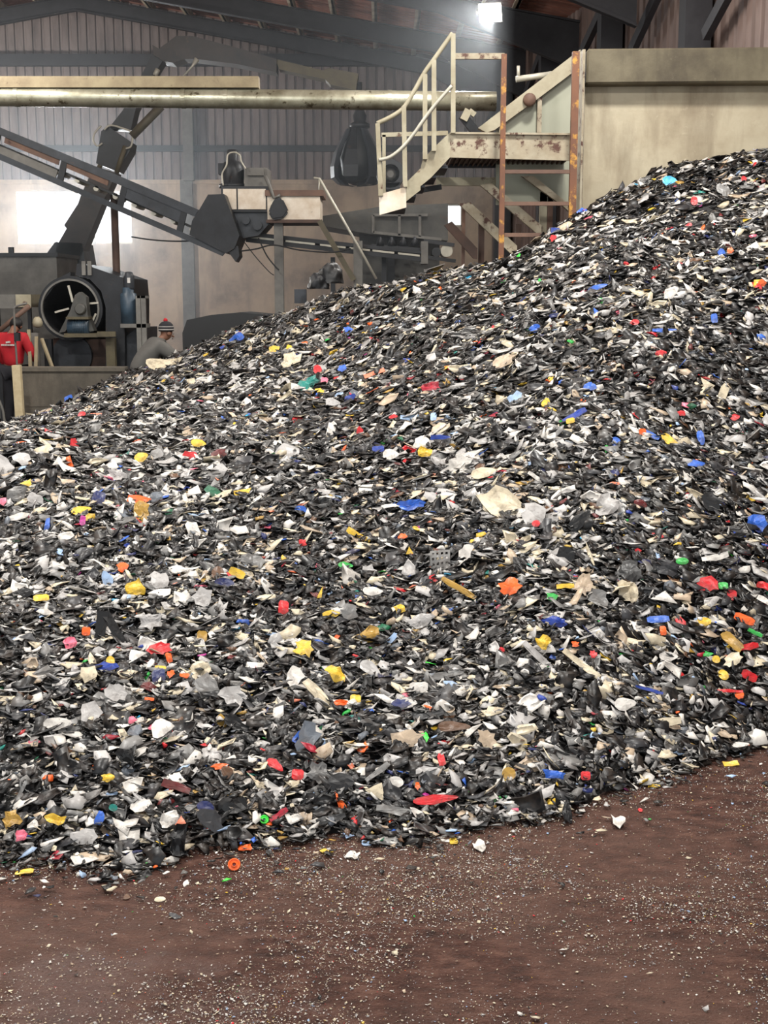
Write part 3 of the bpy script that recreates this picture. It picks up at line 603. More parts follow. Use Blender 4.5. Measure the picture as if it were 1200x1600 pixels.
# ---- colours of plastic
PAL = {'black': (11, 11, 12), 'charcoal': (24, 25, 27), 'darkgrey': (52, 52, 54), 'grey': (112, 111, 109), 'lightgrey': (172, 169, 166), 'white': (212, 207, 199),
 'cream': (204, 191, 164), 'beige': (186, 166, 142), 'yellow': (216, 178, 58), 'mustard': (168, 132, 58), 'orange': (236, 98, 34), 'red': (198, 36, 42),
 'crimson': (158, 28, 48), 'maroon': (96, 34, 34), 'blue': (46, 94, 184), 'royal': (36, 62, 146), 'navy': (26, 36, 84), 'lightblue': (158, 184, 216),
 'turquoise': (44, 158, 200), 'green': (44, 160, 66), 'lime': (66, 222, 70), 'darkgreen': (24, 92, 62), 'teal': (30, 120, 110), 'pink': (226, 110, 132), 'magenta': (170, 40, 130),
 'brown': (92, 64, 44), 'slate': (92, 98, 106), 'salmon': (226, 130, 100)}
def mat_plastic(name, col):
    t = NT(name); n = t.noise(14, 6, .65); n2 = t.noise(60, 3, .6)
    if col is None:
        at = t.n.new('ShaderNodeAttribute'); at.attribute_name = 'flake_colour'; c = at.outputs['Color']
    else: c = rgba(col)
    dirty = t.mix(.55, c, (74, 64, 56)) if col is None or max(col) > 70 else c
    c2 = t.mix(t.ramp(n, [(.46, BW(0)), (.64, BW(.85))]), c, dirty)
    c2 = t.mix(t.ramp(n2, [(.64, BW(0)), (.7, BW(.45))]), c2, (60, 52, 46))
    t.bump(n, .12, .01)
    t.b.inputs['Specular IOR Level'].default_value = .38
    return t.set(c2, t.ramp(n2, [(.35, BW(.32)), (.65, BW(.55))]))
MH = mat_plastic('mixed_shredded_plastic', None)
MP = {k: mat_plastic(k + '_plastic', v) for k, v in PAL.items()}
MBASE = worn('heap_gap_shade', (30, 29, 28), (18, 17, 17), (58, 50, 44), .8, 0, 14, .6)  # dark colour stands in for the shade in gaps between flakes
# ---- the mass of small flakes, one mesh with a face colour
def mass(N, K, Ylo, Yhi, smin, smax, dens_fall):
    lo, hi = math.log(.95), 0
    Y = np.sqrt(rng.uniform(Ylo ** 2, Yhi ** 2, N)); x = rng.uniform(-190, 1390, N); X = (x - 600) / F * Y
    return X, Y
def gen(N, K, Ylo, Yhi, sz, spill=False, flat=False):
    Y = np.sqrt(rng.uniform(Ylo ** 2, Yhi ** 2, N)); xs = rng.uniform(-280, 1490, N); X = (xs - 600) / F * Y * 1.0
    z = height(X, Y)
    fw = Y * CP - (z - H) * SP; col = 600 + F * X / fw
    y0 = np.interp(col, XG, Y0g); edge = Y - y0 + .07 * np.sin(5 * X + 1) + .05 * np.sin(11 * X)
    if spill: keep = rng.random(N) < np.exp(np.minimum(edge, 0) / .13) * (edge < .25)
    else: keep = edge > -.04
    keep &= z > -.4
    # leave nothing inside the push wall
    keep &= ~((Y > 15.35) & (X > XL - .1)) & (X < 3.0 + .1414 * (36 - Y))
    X, Y, z = X[keep], Y[keep], np.maximum(z[keep], 0.0); n = len(X)
    nr = grad_normal(X, Y); nr = np.where((z <= .012)[:, None], np.array([0, 0, 1.]), nr)
    L = sz * (Y / 6) ** .45 * np.minimum(np.exp(rng.normal(0, .45, n)), 1.95); asp = np.clip(rng.normal(.5, .2, n), .1, 1)
    # tilt about a random tangent axis
    a = rng.normal(0, 1, (n, 3)); a -= nr * (a * nr).sum(1, keepdims=True); a /= np.linalg.norm(a, axis=1, keepdims=True)
    th = rng.normal(0, .12 if spill else .42, n); c, s = np.cos(th)[:, None], np.sin(th)[:, None]
    nn = nr * c + np.cross(a, nr) * s
    e = np.array([1., 0, 0]) - nn * nn[:, :1]; e /= np.linalg.norm(e, axis=1, keepdims=True); f = np.cross(nn, e)
    flow = .5 * np.sin(.55 * X + .35 * Y) + .45 * np.sin(1.1 * X - .6 * Y + 2)   # pieces slide into loose streaks
    ph = flow + rng.normal(0, .75, n); e, f = e * np.cos(ph)[:, None] + f * np.sin(ph)[:, None], f * np.cos(ph)[:, None] - e * np.sin(ph)[:, None]
    ang = (np.arange(K)[None] + rng.uniform(-.38, .38, (n, K))) * 2 * math.pi / K; rad = rng.uniform(.42, 1.2, (n, K))
    lx = np.cos(ang) * rad * L[:, None] * .5; ly = np.sin(ang) * rad * (L * asp)[:, None] * .5
    bend = rng.normal(0, 1, n) * .9 / L * .35; fold = rng.normal(0, .16, n)
    lz = bend[:, None] * lx ** 2 + fold[:, None] * np.abs(ly) + rng.normal(0, .035, (n, K)) * L[:, None]
    P0 = np.stack([X, Y, z], -1) + nr * (rng.uniform(-.012, .03, n) * (Y / 6) ** .5 + (.008 if spill else .004))[:, None]
    if spill: P0[:, 2] = z + .012 + L * .1
    th_ = (.0022 + .0012 * rng.random(n)) * (Y / 6) ** .5
    top = P0[:, None] + e[:, None] * lx[..., None] + f[:, None] * ly[..., None] + nn[:, None] * lz[..., None]
    bot = top - nn[:, None] * th_[:, None, None]
    ctr = (P0 + nn * (rng.normal(0, .05, n) * L)[:, None])[:, None]
    return X, Y, L / (Y / 6) ** .45, top, bot, ctr
names = list(PAL)
def weights(X, Y, n):
    clus = np.clip(.5 + .4 * np.sin(1.7 * X + 1.1 * Y) * np.sin(1.3 * Y - .8 * X + 1) + .35 * np.sin(4.9 * X - 2.2 * Y) * np.sin(4.1 * Y + 1.9 * X + 2), 0, 1.2)
    base = dict(black=.42, charcoal=.14, darkgrey=.08, grey=.11, lightgrey=.125, white=.10, cream=.055, beige=.03, yellow=.0055, mustard=.006, orange=.0028, red=.0045, crimson=.003, maroon=.007,
                blue=.005, royal=.003, navy=.012, lightblue=.006, turquoise=.001, green=.0015, lime=.0005, darkgreen=.002, teal=.001, pink=.002, magenta=.0005, brown=.012, slate=.016, salmon=.001)
    w = np.array([base.get(k, 0) for k in names]); w /= w.sum()
    Wt = np.tile(w, (n, 1)); li = [names.index(k) for k in ('grey', 'lightgrey', 'white', 'cream')]
    Wt[:, li] *= (.35 + 1.3 * clus)[:, None]
    cum = np.cumsum(Wt, 1); cum /= cum[:, -1:]
    return (rng.random(n)[:, None] > cum).sum(1)
CL = np.array([lin(PAL[k]) for k in names])
def build_mass(chunks, name):
    Vs, LV, LS, FC = [], [], [], []; vo = 0; lo = 0
    for (X, Y, z, top, bot, ctr) in chunks:
        n, K, _ = top.shape
        V = np.concatenate([top, bot, ctr], 1).reshape(-1, 3); m = 2 * K + 1; b = vo + np.arange(n)[:, None] * m
        k = np.arange(K); k1 = (k + 1) % K
        tri = np.stack([np.full(K, 2 * K), k, k1], 1).reshape(-1); quad = np.stack([k, k + K, k1 + K, k1], 1).reshape(-1); bt = np.arange(2 * K - 1, K - 1, -1)
        idx = np.concatenate([tri, quad, bt]); sizes = np.array([3] * K + [4] * K + [K])
        LV.append((b + idx[None]).reshape(-1)); st = np.concatenate([[0], np.cumsum(sizes)[:-1]]); tot = sizes.sum()
        LS.append((lo + np.arange(n)[:, None] * tot + st[None]).reshape(-1))
        ci = weights(X, Y, n); ci = np.where((z > .105) & (ci > 7), ci % 8, ci)   # big coloured pieces are objects of their own
        c = CL[ci] * rng.uniform(.75, 1.12, (n, 1)); c = np.concatenate([np.clip(c, 0, 1), np.ones((n, 1))], 1)
        FC.append(np.repeat(c, len(sizes), 0)); Vs.append(V); vo += n * m; lo += n * tot
    V = np.concatenate(Vs).astype(np.float32); LV = np.concatenate(LV).astype(np.int32); LS = np.concatenate(LS).astype(np.int32); FC = np.concatenate(FC).astype(np.float32)
    me = bpy.data.meshes.new(name); me.vertices.add(len(V)); me.vertices.foreach_set('co', V.ravel())
    me.loops.add(len(LV)); me.loops.foreach_set('vertex_index', LV); me.polygons.add(len(LS)); me.polygons.foreach_set('loop_start', LS)
    at = me.attributes.new('flake_colour', 'FLOAT_COLOR', 'FACE'); at.data.foreach_set('color', FC.ravel())
    me.update(calc_edges=True); me.materials.append(MH); o = bpy.data.objects.new(name, me); COL.objects.link(o); return o
D = 1.15
chunks = [gen(int(20000 * D), 7, 4.2, 8.2, .08), gen(int(26000 * D), 7, 8.0, 12.2, .08), gen(int(38000 * D), 6, 12., 19.4, .08), gen(17000, 5, 4.2, 8.2, .036), gen(3000, 8, 4.4, 9, .105), gen(10500, 5, 4.0, 7.2, .036, spill=True)]
heap = build_mass(chunks, 'shredded_plastic_heap')
tag(heap, 'huge sloping heap of mostly black, grey and white shredded plastic filling the hall', 'plastic heap', None, 'stuff')
# the solid core under the loose flakes, a child of the heap
gx = np.arange(-300, 1501, 15.); gy = np.arange(4.3, 19.6, .12); GXX, GYY = np.meshgrid(gx, gy, indexing='ij'); XX = (GXX - 600) / F * GYY
ZZ = height(XX, GYY) - .02; ZZ = np.where(ZZ < 0.005, -.06, ZZ)
bad = (GYY > 15.4) & (XX > XL - .05); 
nv = XX.size; idx = np.arange(nv).reshape(XX.shape)
q = np.stack([idx[:-1, :-1], idx[1:, :-1], idx[1:, 1:], idx[:-1, 1:]], -1).reshape(-1, 4)
bb = bad.ravel(); q = q[~bb[q].any(1)]
me = bpy.data.meshes.new('heap_core'); me.from_pydata(np.stack([XX, GYY, ZZ], -1).reshape(-1, 3).tolist(), [], q.tolist()); me.materials.append(MBASE)
for p_ in me.polygons: p_.use_smooth = True
core = bpy.data.objects.new('heap_core', me); COL.objects.link(core); core.parent = heap; core['kind'] = 'stuff'
# ---- tiny glinting chips trodden into the floor
def chips(N):
    Y = 3.5 + 3.6 * rng.random(N) ** 1.0; xs = rng.uniform(-500, 1900, N); X = (xs - 600) / F * Y
    h = height(X, Y); pat = np.sin(2.3 * X + 1.7 * Y) * np.sin(3.1 * Y - 1.1 * X) + .6 * np.sin(7 * X + 3 * Y) * np.sin(9 * Y)
    keep = (h < .02) & (rng.random(N) < np.clip(.45 + .55 * pat, .08, 1)); X, Y = X[keep], Y[keep]; n = len(X); K = 4
    L = .0046 * np.exp(rng.normal(0, .5, n)); nn = np.stack([rng.normal(0, .3, n), rng.normal(0, .3, n), np.ones(n)], -1); nn /= np.linalg.norm(nn, axis=1, keepdims=True)
    e = np.array([1., 0, 0]) - nn * nn[:, :1]; e /= np.linalg.norm(e, axis=1, keepdims=True); f = np.cross(nn, e)
    ph = rng.uniform(0, 6.28, n); e, f = e * np.cos(ph)[:, None] + f * np.sin(ph)[:, None], f * np.cos(ph)[:, None] - e * np.sin(ph)[:, None]
    ang = (np.arange(K)[None] + rng.uniform(-.3, .3, (n, K))) * 2 * math.pi / K; rad = rng.uniform(.6, 1.1, (n, K)); asp = rng.uniform(.3, 1, n)
    lx = np.cos(ang) * rad * L[:, None] * .6; ly = np.sin(ang) * rad * (L * asp)[:, None] * .6
    P0 = np.stack([X, Y, .002 + L * .25], -1); top = P0[:, None] + e[:, None] * lx[..., None] + f[:, None] * ly[..., None]
    return X, Y, 0 * X, top, top - nn[:, None] * .0012, P0[:, None] + nn[:, None] * (L * .1)[:, None, None]
CHIPW = dict(white=.30, cream=.28, lightgrey=.16, beige=.1, black=.06, brown=.05, lightblue=.02, green=.006, red=.01, yellow=.012, orange=.004)
_w = weights
def weights(X, Y, n): return rng.choice([names.index(k) for k in CHIPW], n, p=np.array(list(CHIPW.values())) / sum(CHIPW.values()))
MH_keep = MH; MH = mat_plastic('wet_plastic_chips', None); MH.node_tree.nodes['Principled BSDF'].inputs['Coat Weight'].default_value = .6
ch = build_mass([chips(190000)], 'floor_chips'); tag(ch, 'countless tiny wet chips glinting on the brown floor in front of the heap', 'plastic chips', None, 'stuff'); MH = MH_keep
# ------------------------------------------------------------------ larger pieces, one object each
HAND = '''
261 576 60 20 0 cream curl | cream curled strip
111 621 18 13 10 blue shard | bright blue piece at the heap's left shoulder
129 656 14 12 0 red shard
148 656 24 9 5 salmon strip
115 703 17 22 20 red shard
221 725 22 18 20 yellow leaf
245 719 18 17 30 lightgrey rect
46 764 20 14 -15 yellow tri
217 788 36 15 -5 orange strip | long orange strip on the left slope
126 803 32 16 20 yellow leaf
152 787 20 28 -10 navy rect
76 830 15 26 -10 blue shard
128 824 9 19 0 magenta rect | small magenta rectangle
205 815 54 15 -38 slate strip
222 808 28 38 10 mustard fold
228 822 14 17 20 white tri
380 773 28 13 10 yellow strip
333 776 30 18 -35 darkgreen strip | dark green strip
298 719 24 15 -15 red shard
345 717 26 16 10 maroon shard
312 701 24 13 -10 yellow leaf
35 727 38 22 -20 lightgrey sheet
5 742 44 42 0 lightgrey sheet
2 792 20 19 0 pink shard
90 731 18 18 0 white tri
244 786 20 24 0 slate rect
183 752 32 20 -10 lightgrey fold
300 836 20 34 20 white fold
457 575 36 44 0 cream star | big cream star-shaped scrap
428 553 18 12 0 yellow shard
455 549 12 10 0 yellow shard
446 607 18 22 0 lightgrey shard
500 587 14 18 10 red shard
508 602 13 11 0 pink shard
484 610 34 24 25 teal fold | teal folded scrap
500 618 24 12 10 yellow shard
588 590 34 10 18 salmon strip | coral strip
702 579 13 10 -30 red shard
676 612 32 22 -15 crimson fold | crimson crumpled scrap
538 583 15 13 10 blue shard
548 628 24 11 25 royal shard
522 640 26 32 20 lightgrey sheet
519 680 13 34 -10 white strip
563 680 13 17 0 red shard
618 659 15 9 10 red shard
650 655 46 12 -3 lightblue strip | pale blue strip
679 656 10 15 0 lightblue rect
591 708 19 10 0 royal rect | flat royal blue rectangle
448 715 52 34 10 lightgrey sheet
661 700 38 30 0 white sheet
722 735 62 40 15 white star | large ragged white scrap
738 718 44 16 10 white strip
668 717 30 17 -10 yellow fold | crumpled yellow scrap on white sheets
693 694 34 13 -12 royal strip
612 720 26 18 5 white leaf
645 801 48 18 -3 blue fold | ragged bright blue scrap
470 803 19 15 -10 blue shard
482 809 13 18 0 white tri
560 842 40 14 -25 yellow strip | long yellow strip at the heap centre
787 800 92 56 -25 cream sheet | biggest torn cream sheet
630 846 15 10 0 orange shard
760 750 40 22 10 cream leaf
808 632 28 28 0 lightblue sheet | pale blue sheet
922 612 21 18 20 blue shard
900 658 40 13 15 royal strip
861 602 8 22 -15 yellow strip
855 636 12 19 -25 yellow leaf
893 668 14 9 0 yellow rect
960 697 18 19 0 blue disc | round blue piece
1044 696 14 32 30 yellow rect | yellow oblong tilted piece
1002 681 11 11 0 orange rect
1016 684 26 12 -30 blue strip
1092 692 13 25 0 blue shard
1083 734 30 13 5 blue shard
1032 558 21 12 -10 red shard
1062 655 14 10 0 red shard
1148 656 16 10 0 red shard
1102 610 16 30 30 cream tri
1126 625 13 40 -20 cream strip
997 792 28 16 -10 maroon fold
1025 842 19 11 -15 red shard
1178 828 36 30 -10 blue fold | big blue folded scrap at the right edge
836 815 40 46 10 lightgrey sheet
945 797 44 42 -30 lightgrey fold
839 828 13 11 -20 red disc
168 915 17 32 20 lightblue leaf | pale blue leaf-shaped piece
190 894 19 21 10 orange shard
65 945 24 13 10 yellow rect
369 907 26 15 -20 yellow rect
350 920 32 15 5 navy disc | navy oval
340 903 20 22 0 brown disc
213 930 36 28 10 yellow fold | crumpled yellow scrap on the left slope
250 922 34 31 0 lightgrey sheet
318 945 34 32 -10 lightgrey sheet
175 1000 58 62 0 black bracket | big black V-shaped bracket
134 998 13 15 0 orange rect
247 1026 42 24 15 red star | bright red torn scrap
264 1036 9 22 15 orange strip
266 1064 13 15 -20 orange shard
287 1066 18 10 0 orange shard
247 1064 21 23 10 navy rect
250 1050 18 7 -5 yellow rect
317 1002 16 21 0 mustard rect
108 1012 24 20 20 pink fold
165 1050 40 15 5 royal shard
172 1043 14 14 0 yellow disc | small yellow disc
210 1036 30 22 30 white tri
140 1120 40 36 -15 lightgrey sheet
181 1095 38 30 -15 lightgrey sheet
315 1055 36 27 10 cream fold
325 1085 42 42 -45 grey strip
365 1100 46 36 -10 lightgrey sheet
347 1133 20 26 10 mustard shard
206 1133 15 12 0 pink shard
232 1101 15 6 0 orange strip
90 1138 44 24 10 white leaf
540 890 24 12 -5 green leaf | green leaf-shaped piece
475 855 15 12 -20 red shard
502 936 8 21 -15 yellow tri
441 962 16 27 0 red rect | upright red rectangle
518 967 28 15 5 yellow leaf
545 970 32 26 0 grey sheet
575 1000 40 30 15 mustard fold | big mustard crumpled scrap
472 1024 34 34 20 yellow star | bright yellow star-shaped scrap
625 960 23 16 -5 yellow fold
583 935 32 15 -5 white leaf
612 1007 8 26 -38 lightblue strip
678 911 15 15 20 red rect
641 867 12 14 0 yellow tri
720 930 62 11 -32 mustard strip | long mustard strip
800 928 34 36 -30 orange sheet | large orange scrap
732 872 22 28 -20 white shard
692 885 32 26 0 grey perforated | grey perforated plate
458 1072 32 38 -15 white sheet | crumpled white paper-like scrap
524 1067 40 26 -25 yellow fold
532 1105 26 13 0 orange fold
555 1100 17 19 0 yellow rect
495 1095 54 20 -42 cream strip | long cream strip
781 1022 20 11 -5 red shard
700 1060 52 13 8 grey leaf
655 1082 30 16 -5 white rect
640 1110 24 14 0 white shard
628 1110 30 17 0 navy shard
1100 921 40 30 -5 red star | bright red star-shaped scrap on the right
1140 933 15 20 15 red leaf
1125 924 15 13 0 green rect
862 938 19 19 0 green shard | bright green piece
882 927 28 9 0 yellow strip
866 981 42 19 0 royal fold | deep blue crumpled scrap
910 925 32 36 -15 beige sheet | beige torn sheet
978 930 34 34 10 cream fold
980 902 44 38 0 black sheet
885 876 36 26 0 black sheet
1023 976 36 13 5 blue rect | blue rounded oblong
1032 990 10 17 0 orange rect
1060 975 19 14 -10 red shard
1096 974 24 14 5 yellow disc
1158 974 32 14 -25 orange rect
1175 994 24 8 -30 green strip
1136 1012 16 42 35 mustard rect | mustard oblong with a rounded end
1165 1017 34 11 10 red strip
1167 1060 26 15 -20 red rect
1125 1061 16 17 20 yellow disc
849 1015 26 23 -20 yellow fold
850 1040 84 14 -42 lightgrey strip | longer of two pale parallel strips
905 1045 70 15 -38 cream strip
896 1014 12 12 20 orange shard
924 1028 14 15 0 red star
1099 1030 17 10 0 green shard
1113 1037 13 11 0 yellow disc
1008 1086 44 7 -18 royal strip
1135 1087 42 6 -2 red strip
1150 1094 17 12 0 orange shard
1192 945 30 12 -30 white strip
968 1036 28 14 0 lightgrey tri
1040 1032 30 17 0 white leaf
1062 887 20 11 0 green disc
995 865 12 8 0 red shard
480 1166 40 52 -15 slate sheet | big slate grey sheet
467 1160 14 26 -35 blue rect
663 1164 16 17 0 lime shard | lime green heart-shaped piece
710 1150 52 18 -8 brown leaf | brown flat oval scrap
760 1168 34 32 10 beige star
632 1165 62 34 5 beige sheet
430 1205 32 16 -38 red leaf
465 1217 19 19 0 red rect
498 1220 38 38 0 grey fold
530 1231 44 30 0 charcoal sheet
680 1262 72 17 3 red leaf | long red scrap near the foot
435 1280 32 12 35 crimson strip
583 1296 15 12 0 yellow leaf
652 1240 10 12 0 orange shard
617 1235 26 18 0 white disc
590 1246 34 26 -35 cream tri
690 1200 11 26 10 red strip
670 1215 42 22 0 lightgrey leaf
793 1221 22 19 0 mustard disc
747 1323 22 22 10 white fold | white crumpled piece on the floor
709 1314 13 12 0 yellow rect
542 1301 14 22 15 lightblue tri
573 1317 16 9 0 lightblue rect
552 1336 24 13 0 white fold
510 1330 18 12 -20 yellow rect
383 1326 22 13 -15 orange shard
38 1362 28 10 5 yellow rect | yellow chip alone on the floor, far left
20 1290 34 28 0 mustard fold
88 1293 36 18 0 yellow fold
170 1227 22 18 0 yellow fold
35 1320 20 20 0 pink fold
88 1340 26 16 30 crimson fold
135 1316 44 26 -5 lightgrey sheet
280 1326 32 56 0 charcoal crumple | black shiny crumpled film at the heap's foot
262 1290 32 38 -15 white fold
178 1276 14 11 0 teal disc
157 1292 15 24 -10 blue shard
283 1294 18 16 0 salmon tri
275 1238 46 16 -15 maroon strip
345 1205 32 13 8 orange star
355 1217 18 24 20 brown leaf
320 1272 28 17 -10 navy disc
222 1355 50 12 8 grey strip
290 1379 10 10 0 white shard
250 1403 18 9 0 cream leaf
198 1400 12 10 0 brown shard
273 1430 22 12 -20 darkgrey shard
966 1285 26 22 0 white fold | white crumpled lump alone on the floor, right
1022 1227 19 7 -5 yellow strip
1142 1193 24 10 0 yellow strip
860 1223 42 17 -10 blue fold
910 1221 15 16 0 red rect
1152 1171 28 10 0 white leaf
886 1278 18 32 -5 charcoal crumple
1001 1265 8 7 0 red shard
1051 291 30 20 -42 turquoise leaf | turquoise curved piece
912 335 17 12 0 blue shard
1086 322 11 14 0 red disc
1077 357 14 9 15 red shard
1083 375 12 12 0 red shard
1140 400 12 12 0 orange shard
1128 403 14 16 0 blue shard
868 378 14 10 0 red shard
1063 418 14 9 0 red shard
935 455 32 11 10 blue leaf | blue leaf-shaped piece below the bunker wall
993 511 16 12 0 red shard
1115 507 10 16 0 blue rect
938 475 16 10 10 green shard
1038 521 38 8 -3 blue strip
838 520 18 14 20 blue fold
870 364 18 12 0 royal shard
1130 306 20 28 10 grey sheet
1163 285 10 9 0 red shard
1184 455 12 14 0 red shard
1190 451 16 12 20 orange shard
790 572 44 22 8 beige sheet
374 534 26 15 10 blue fold | bright blue crumpled scrap on the far left slope
350 548 18 13 15 royal shard
548 522 15 22 15 blue shard
430 552 18 13 0 yellow shard
478 541 12 9 0 orange shard
'''
# ---- meshes of single pieces
def outline(shape, n, r):
    a = [2 * math.pi * (i + r.uniform(-.3, .3)) / n for i in range(n)]
    if shape == 'star': return [(math.cos(t) * q, math.sin(t) * q) for i, t in enumerate(a) for q in [(1.02 if i % 2 else .74) * r.uniform(.75, 1.15)]]
    if shape in ('rect', 'perforated', 'strip'):
        pts = []
        for i in range(n):
            t = 2 * math.pi * (i + .5) / n; c, s = math.cos(t), math.sin(t); k = 1 / max(abs(c), abs(s)); j = r.uniform(.88, 1.) if shape != 'strip' else r.uniform(.6, 1.05)
            pts.append((c * k * .98, s * k * .9 * j))
        return pts
    if shape == 'tri':
        base = [(-1, -.8), (1, -.65), (-.1, 1)]; pts = []
        for i in range(3):
            p, q = base[i], base[(i + 1) % 3]
            for k in range(n // 3): f = k / (n // 3); pts.append((p[0] + (q[0] - p[0]) * f + r.uniform(-.05, .05), p[1] + (q[1] - p[1]) * f + r.uniform(-.05, .05)))
        return pts
    if shape == 'disc': return [(math.cos(2 * math.pi * i / n) * r.uniform(.95, 1), math.sin(2 * math.pi * i / n) * r.uniform(.95, 1)) for i in range(n)]
    if shape in ('leaf', 'curl'):
        pts = []
        for i in range(n):
            t = 2 * math.pi * i / n; pts.append((math.cos(t), math.sin(t) * (1 - .35 * math.cos(t)) * r.uniform(.7, .95)))
        return pts
    return [(math.cos(t) * q, math.sin(t) * q) for t in a for q in [r.uniform(.62, 1.12)]]   # shard, sheet, fold, crumple
def piece_mesh(name, shape, w, h, seed):
    r = random.Random(seed); bm = bmesh.new(); size = max(w, h); th = max(.0025, min(.005, size * .02))
    def zf(x, y):
        z = 0; u, v = x / size * 2, y / size * 2
        if shape == 'curl': z = size * (.16 * u * u) if u < .4 else size * (.026 + .5 * (u - .4) ** 1.3 * .9)
        elif shape in ('fold', 'crumple'):
            k = .16 if shape == 'fold' else .3; z = size * k * (abs(math.sin(2.2 * u + sa)) + .7 * abs(math.sin(3.1 * v + sb)) - .8)
        else: z = size * (.05 * math.sin(1.6 * u + sa) + .045 * math.sin(2.1 * v + sb) + c2 * u * v)
        return z + size * .035 * mnoise.noise(Vector((u * 2.3 + seed, v * 2.3, seed * .37)))
    sa, sb, c2 = r.uniform(0, 6), r.uniform(0, 6), r.uniform(-.06, .06)
    if shape == 'bracket':
        pts = [(-.9, 1), (-.25, 1), (1., -.75), (.62, -1), (-.35, .35), (-.55, -.95), (-1, -.7)]; pts = [(x * w / 2, y * h / 2) for x, y in pts]
        T_ = [bm.verts.new((x, y, zf(x, y) + th)) for x, y in pts]; B_ = [bm.verts.new((x, y, zf(x, y) - th)) for x, y in pts]; n = len(pts)
        bm.faces.new(T_); bm.faces.new(B_[::-1])
        for i in range(n): bm.faces.new((T_[i], B_[i], B_[(i + 1) % n], T_[(i + 1) % n]))
    elif shape == 'perforated':
        nx, ny = 9, 7; g = {}
        for s_ in (1, -1):
            for i in range(nx + 1):
                for j in range(ny + 1):
                    x, y = w * (i / nx - .5), h * (j / ny - .5); g[s_, i, j] = bm.verts.new((x, y, zf(x, y) + s_ * th / 2))
        solid = {(i, j) for i in range(nx) for j in range(ny) if not (i % 2 and j % 2)}
        for (i, j) in solid:
            for s_ in (1, -1):
                f = [g[s_, i, j], g[s_, i + 1, j], g[s_, i + 1, j + 1], g[s_, i, j + 1]]; bm.faces.new(f if s_ > 0 else f[::-1])
            for (di, dj, a, b) in ((-1, 0, (i, j), (i, j + 1)), (1, 0, (i + 1, j), (i + 1, j + 1)), (0, -1, (i, j), (i + 1, j)), (0, 1, (i, j + 1), (i + 1, j + 1))):
                if (i + di, j + dj) not in solid: bm.faces.new((g[1, a[0], a[1]], g[1, b[0], b[1]], g[-1, b[0], b[1]], g[-1, a[0], a[1]]))
    else:
        n = {'star': 14, 'tri': 12, 'disc': 18, 'strip': 14, 'rect': 16}.get(shape, r.choice((11, 13, 15)))
        o = outline(shape, n, r); rings = (1., .68, .36); top = []; bot = []
        for q in rings:
            R = [(x * w / 2 * q, y * h / 2 * q) for x, y in o]
            top.append([bm.verts.new((x, y, zf(x, y) + th / 2)) for x, y in R]); bot.append([bm.verts.new((x, y, zf(x, y) - th / 2)) for x, y in R])
        ct = bm.verts.new((0, 0, zf(0, 0) + th / 2)); cb = bm.verts.new((0, 0, zf(0, 0) - th / 2))
        for L, c, flip in ((top, ct, 0), (bot, cb, 1)):
            for A_, B_ in zip(L, L[1:]):
                for i in range(n):
                    f = (A_[i], A_[(i + 1) % n], B_[(i + 1) % n], B_[i]); bm.faces.new(f[::-1] if flip else f)
            for i in range(n):
                f = (L[-1][i], L[-1][(i + 1) % n], c); bm.faces.new(f[::-1] if flip else f)
        for i in range(n): bm.faces.new((top[0][(i + 1) % n], top[0][i], bot[0][i], bot[0][(i + 1) % n]))
    bmesh.ops.recalc_face_normals(bm, faces=bm.faces[:])
    me = bpy.data.meshes.new(name); bm.to_mesh(me); bm.free(); return me
def place_piece(x, y, w, h, ang, col, shape, seed, lift=1.):
    p = hit(x, y); Y = p.y; d = Y * CP - (p.z - H) * SP; mpp = d / F
    onfloor = float(height(p.x, p.y)) < .015
    n = Vector((0, 0, 1)) if onfloor else Vector(grad_normal(np.array([p.x]), np.array([p.y]))[0])
    view = (Vector((0, 0, H)) - p).normalized(); r = random.Random(seed)
    k = .12 if onfloor else r.uniform(.45, .7)
    nn = (n * (1 - k) + view * k + Vector((r.uniform(-.15, .15), 0, r.uniform(-.1, .1))) * (0 if onfloor else 1)).normalized()
    cosv = max(.28, nn.dot(view))
    e = (Vector((1, 0, 0)) - nn * nn.x).normalized(); f = nn.cross(e)
    a = math.radians(ang)   # screen direction -> direction in the tilted plane
    v = (e * math.cos(a) + f * (math.sin(a) / cosv)).normalized(); b = nn.cross(v)
    # size so that the seen extent matches along both directions
    sw = w * mpp / max(.3, math.hypot(v.dot(e), v.dot(f) * cosv)); sh = h * mpp / max(.3, math.hypot(b.dot(e), b.dot(f) * cosv))
    me = piece_mesh('plastic_flake', shape, sw, sh, seed); me.materials.append(MP[col])
    o = bpy.data.objects.new('plastic_flake', me); COL.objects.link(o)
    zmin = min(v_.co.z for v_ in me.vertices)
    q = p + (Vector((0, 0, -zmin + .001)) if onfloor else n * (.018 + .022 * r.random() + .10 * sh * k) * lift * 1.35)
    Mx = Matrix((v, b, nn)).transposed().to_4x4(); Mx.translation = q; o.matrix_world = Mx
    o['group'] = 'pieces lying loose on the floor' if onfloor else 'larger pieces on the heap'; o['category'] = 'plastic scrap'
    return o, onfloor
CW = dict(black='black', charcoal='black', darkgrey='dark grey', grey='grey', lightgrey='pale grey', white='white', cream='cream', beige='beige', yellow='yellow', mustard='mustard', orange='orange', red='red', crimson='crimson', maroon='maroon', blue='blue', royal='deep blue', navy='navy', lightblue='pale blue', turquoise='turquoise', green='green', lime='lime green', darkgreen='dark green', teal='teal', pink='pink', magenta='magenta', brown='brown', slate='slate grey', salmon='coral')
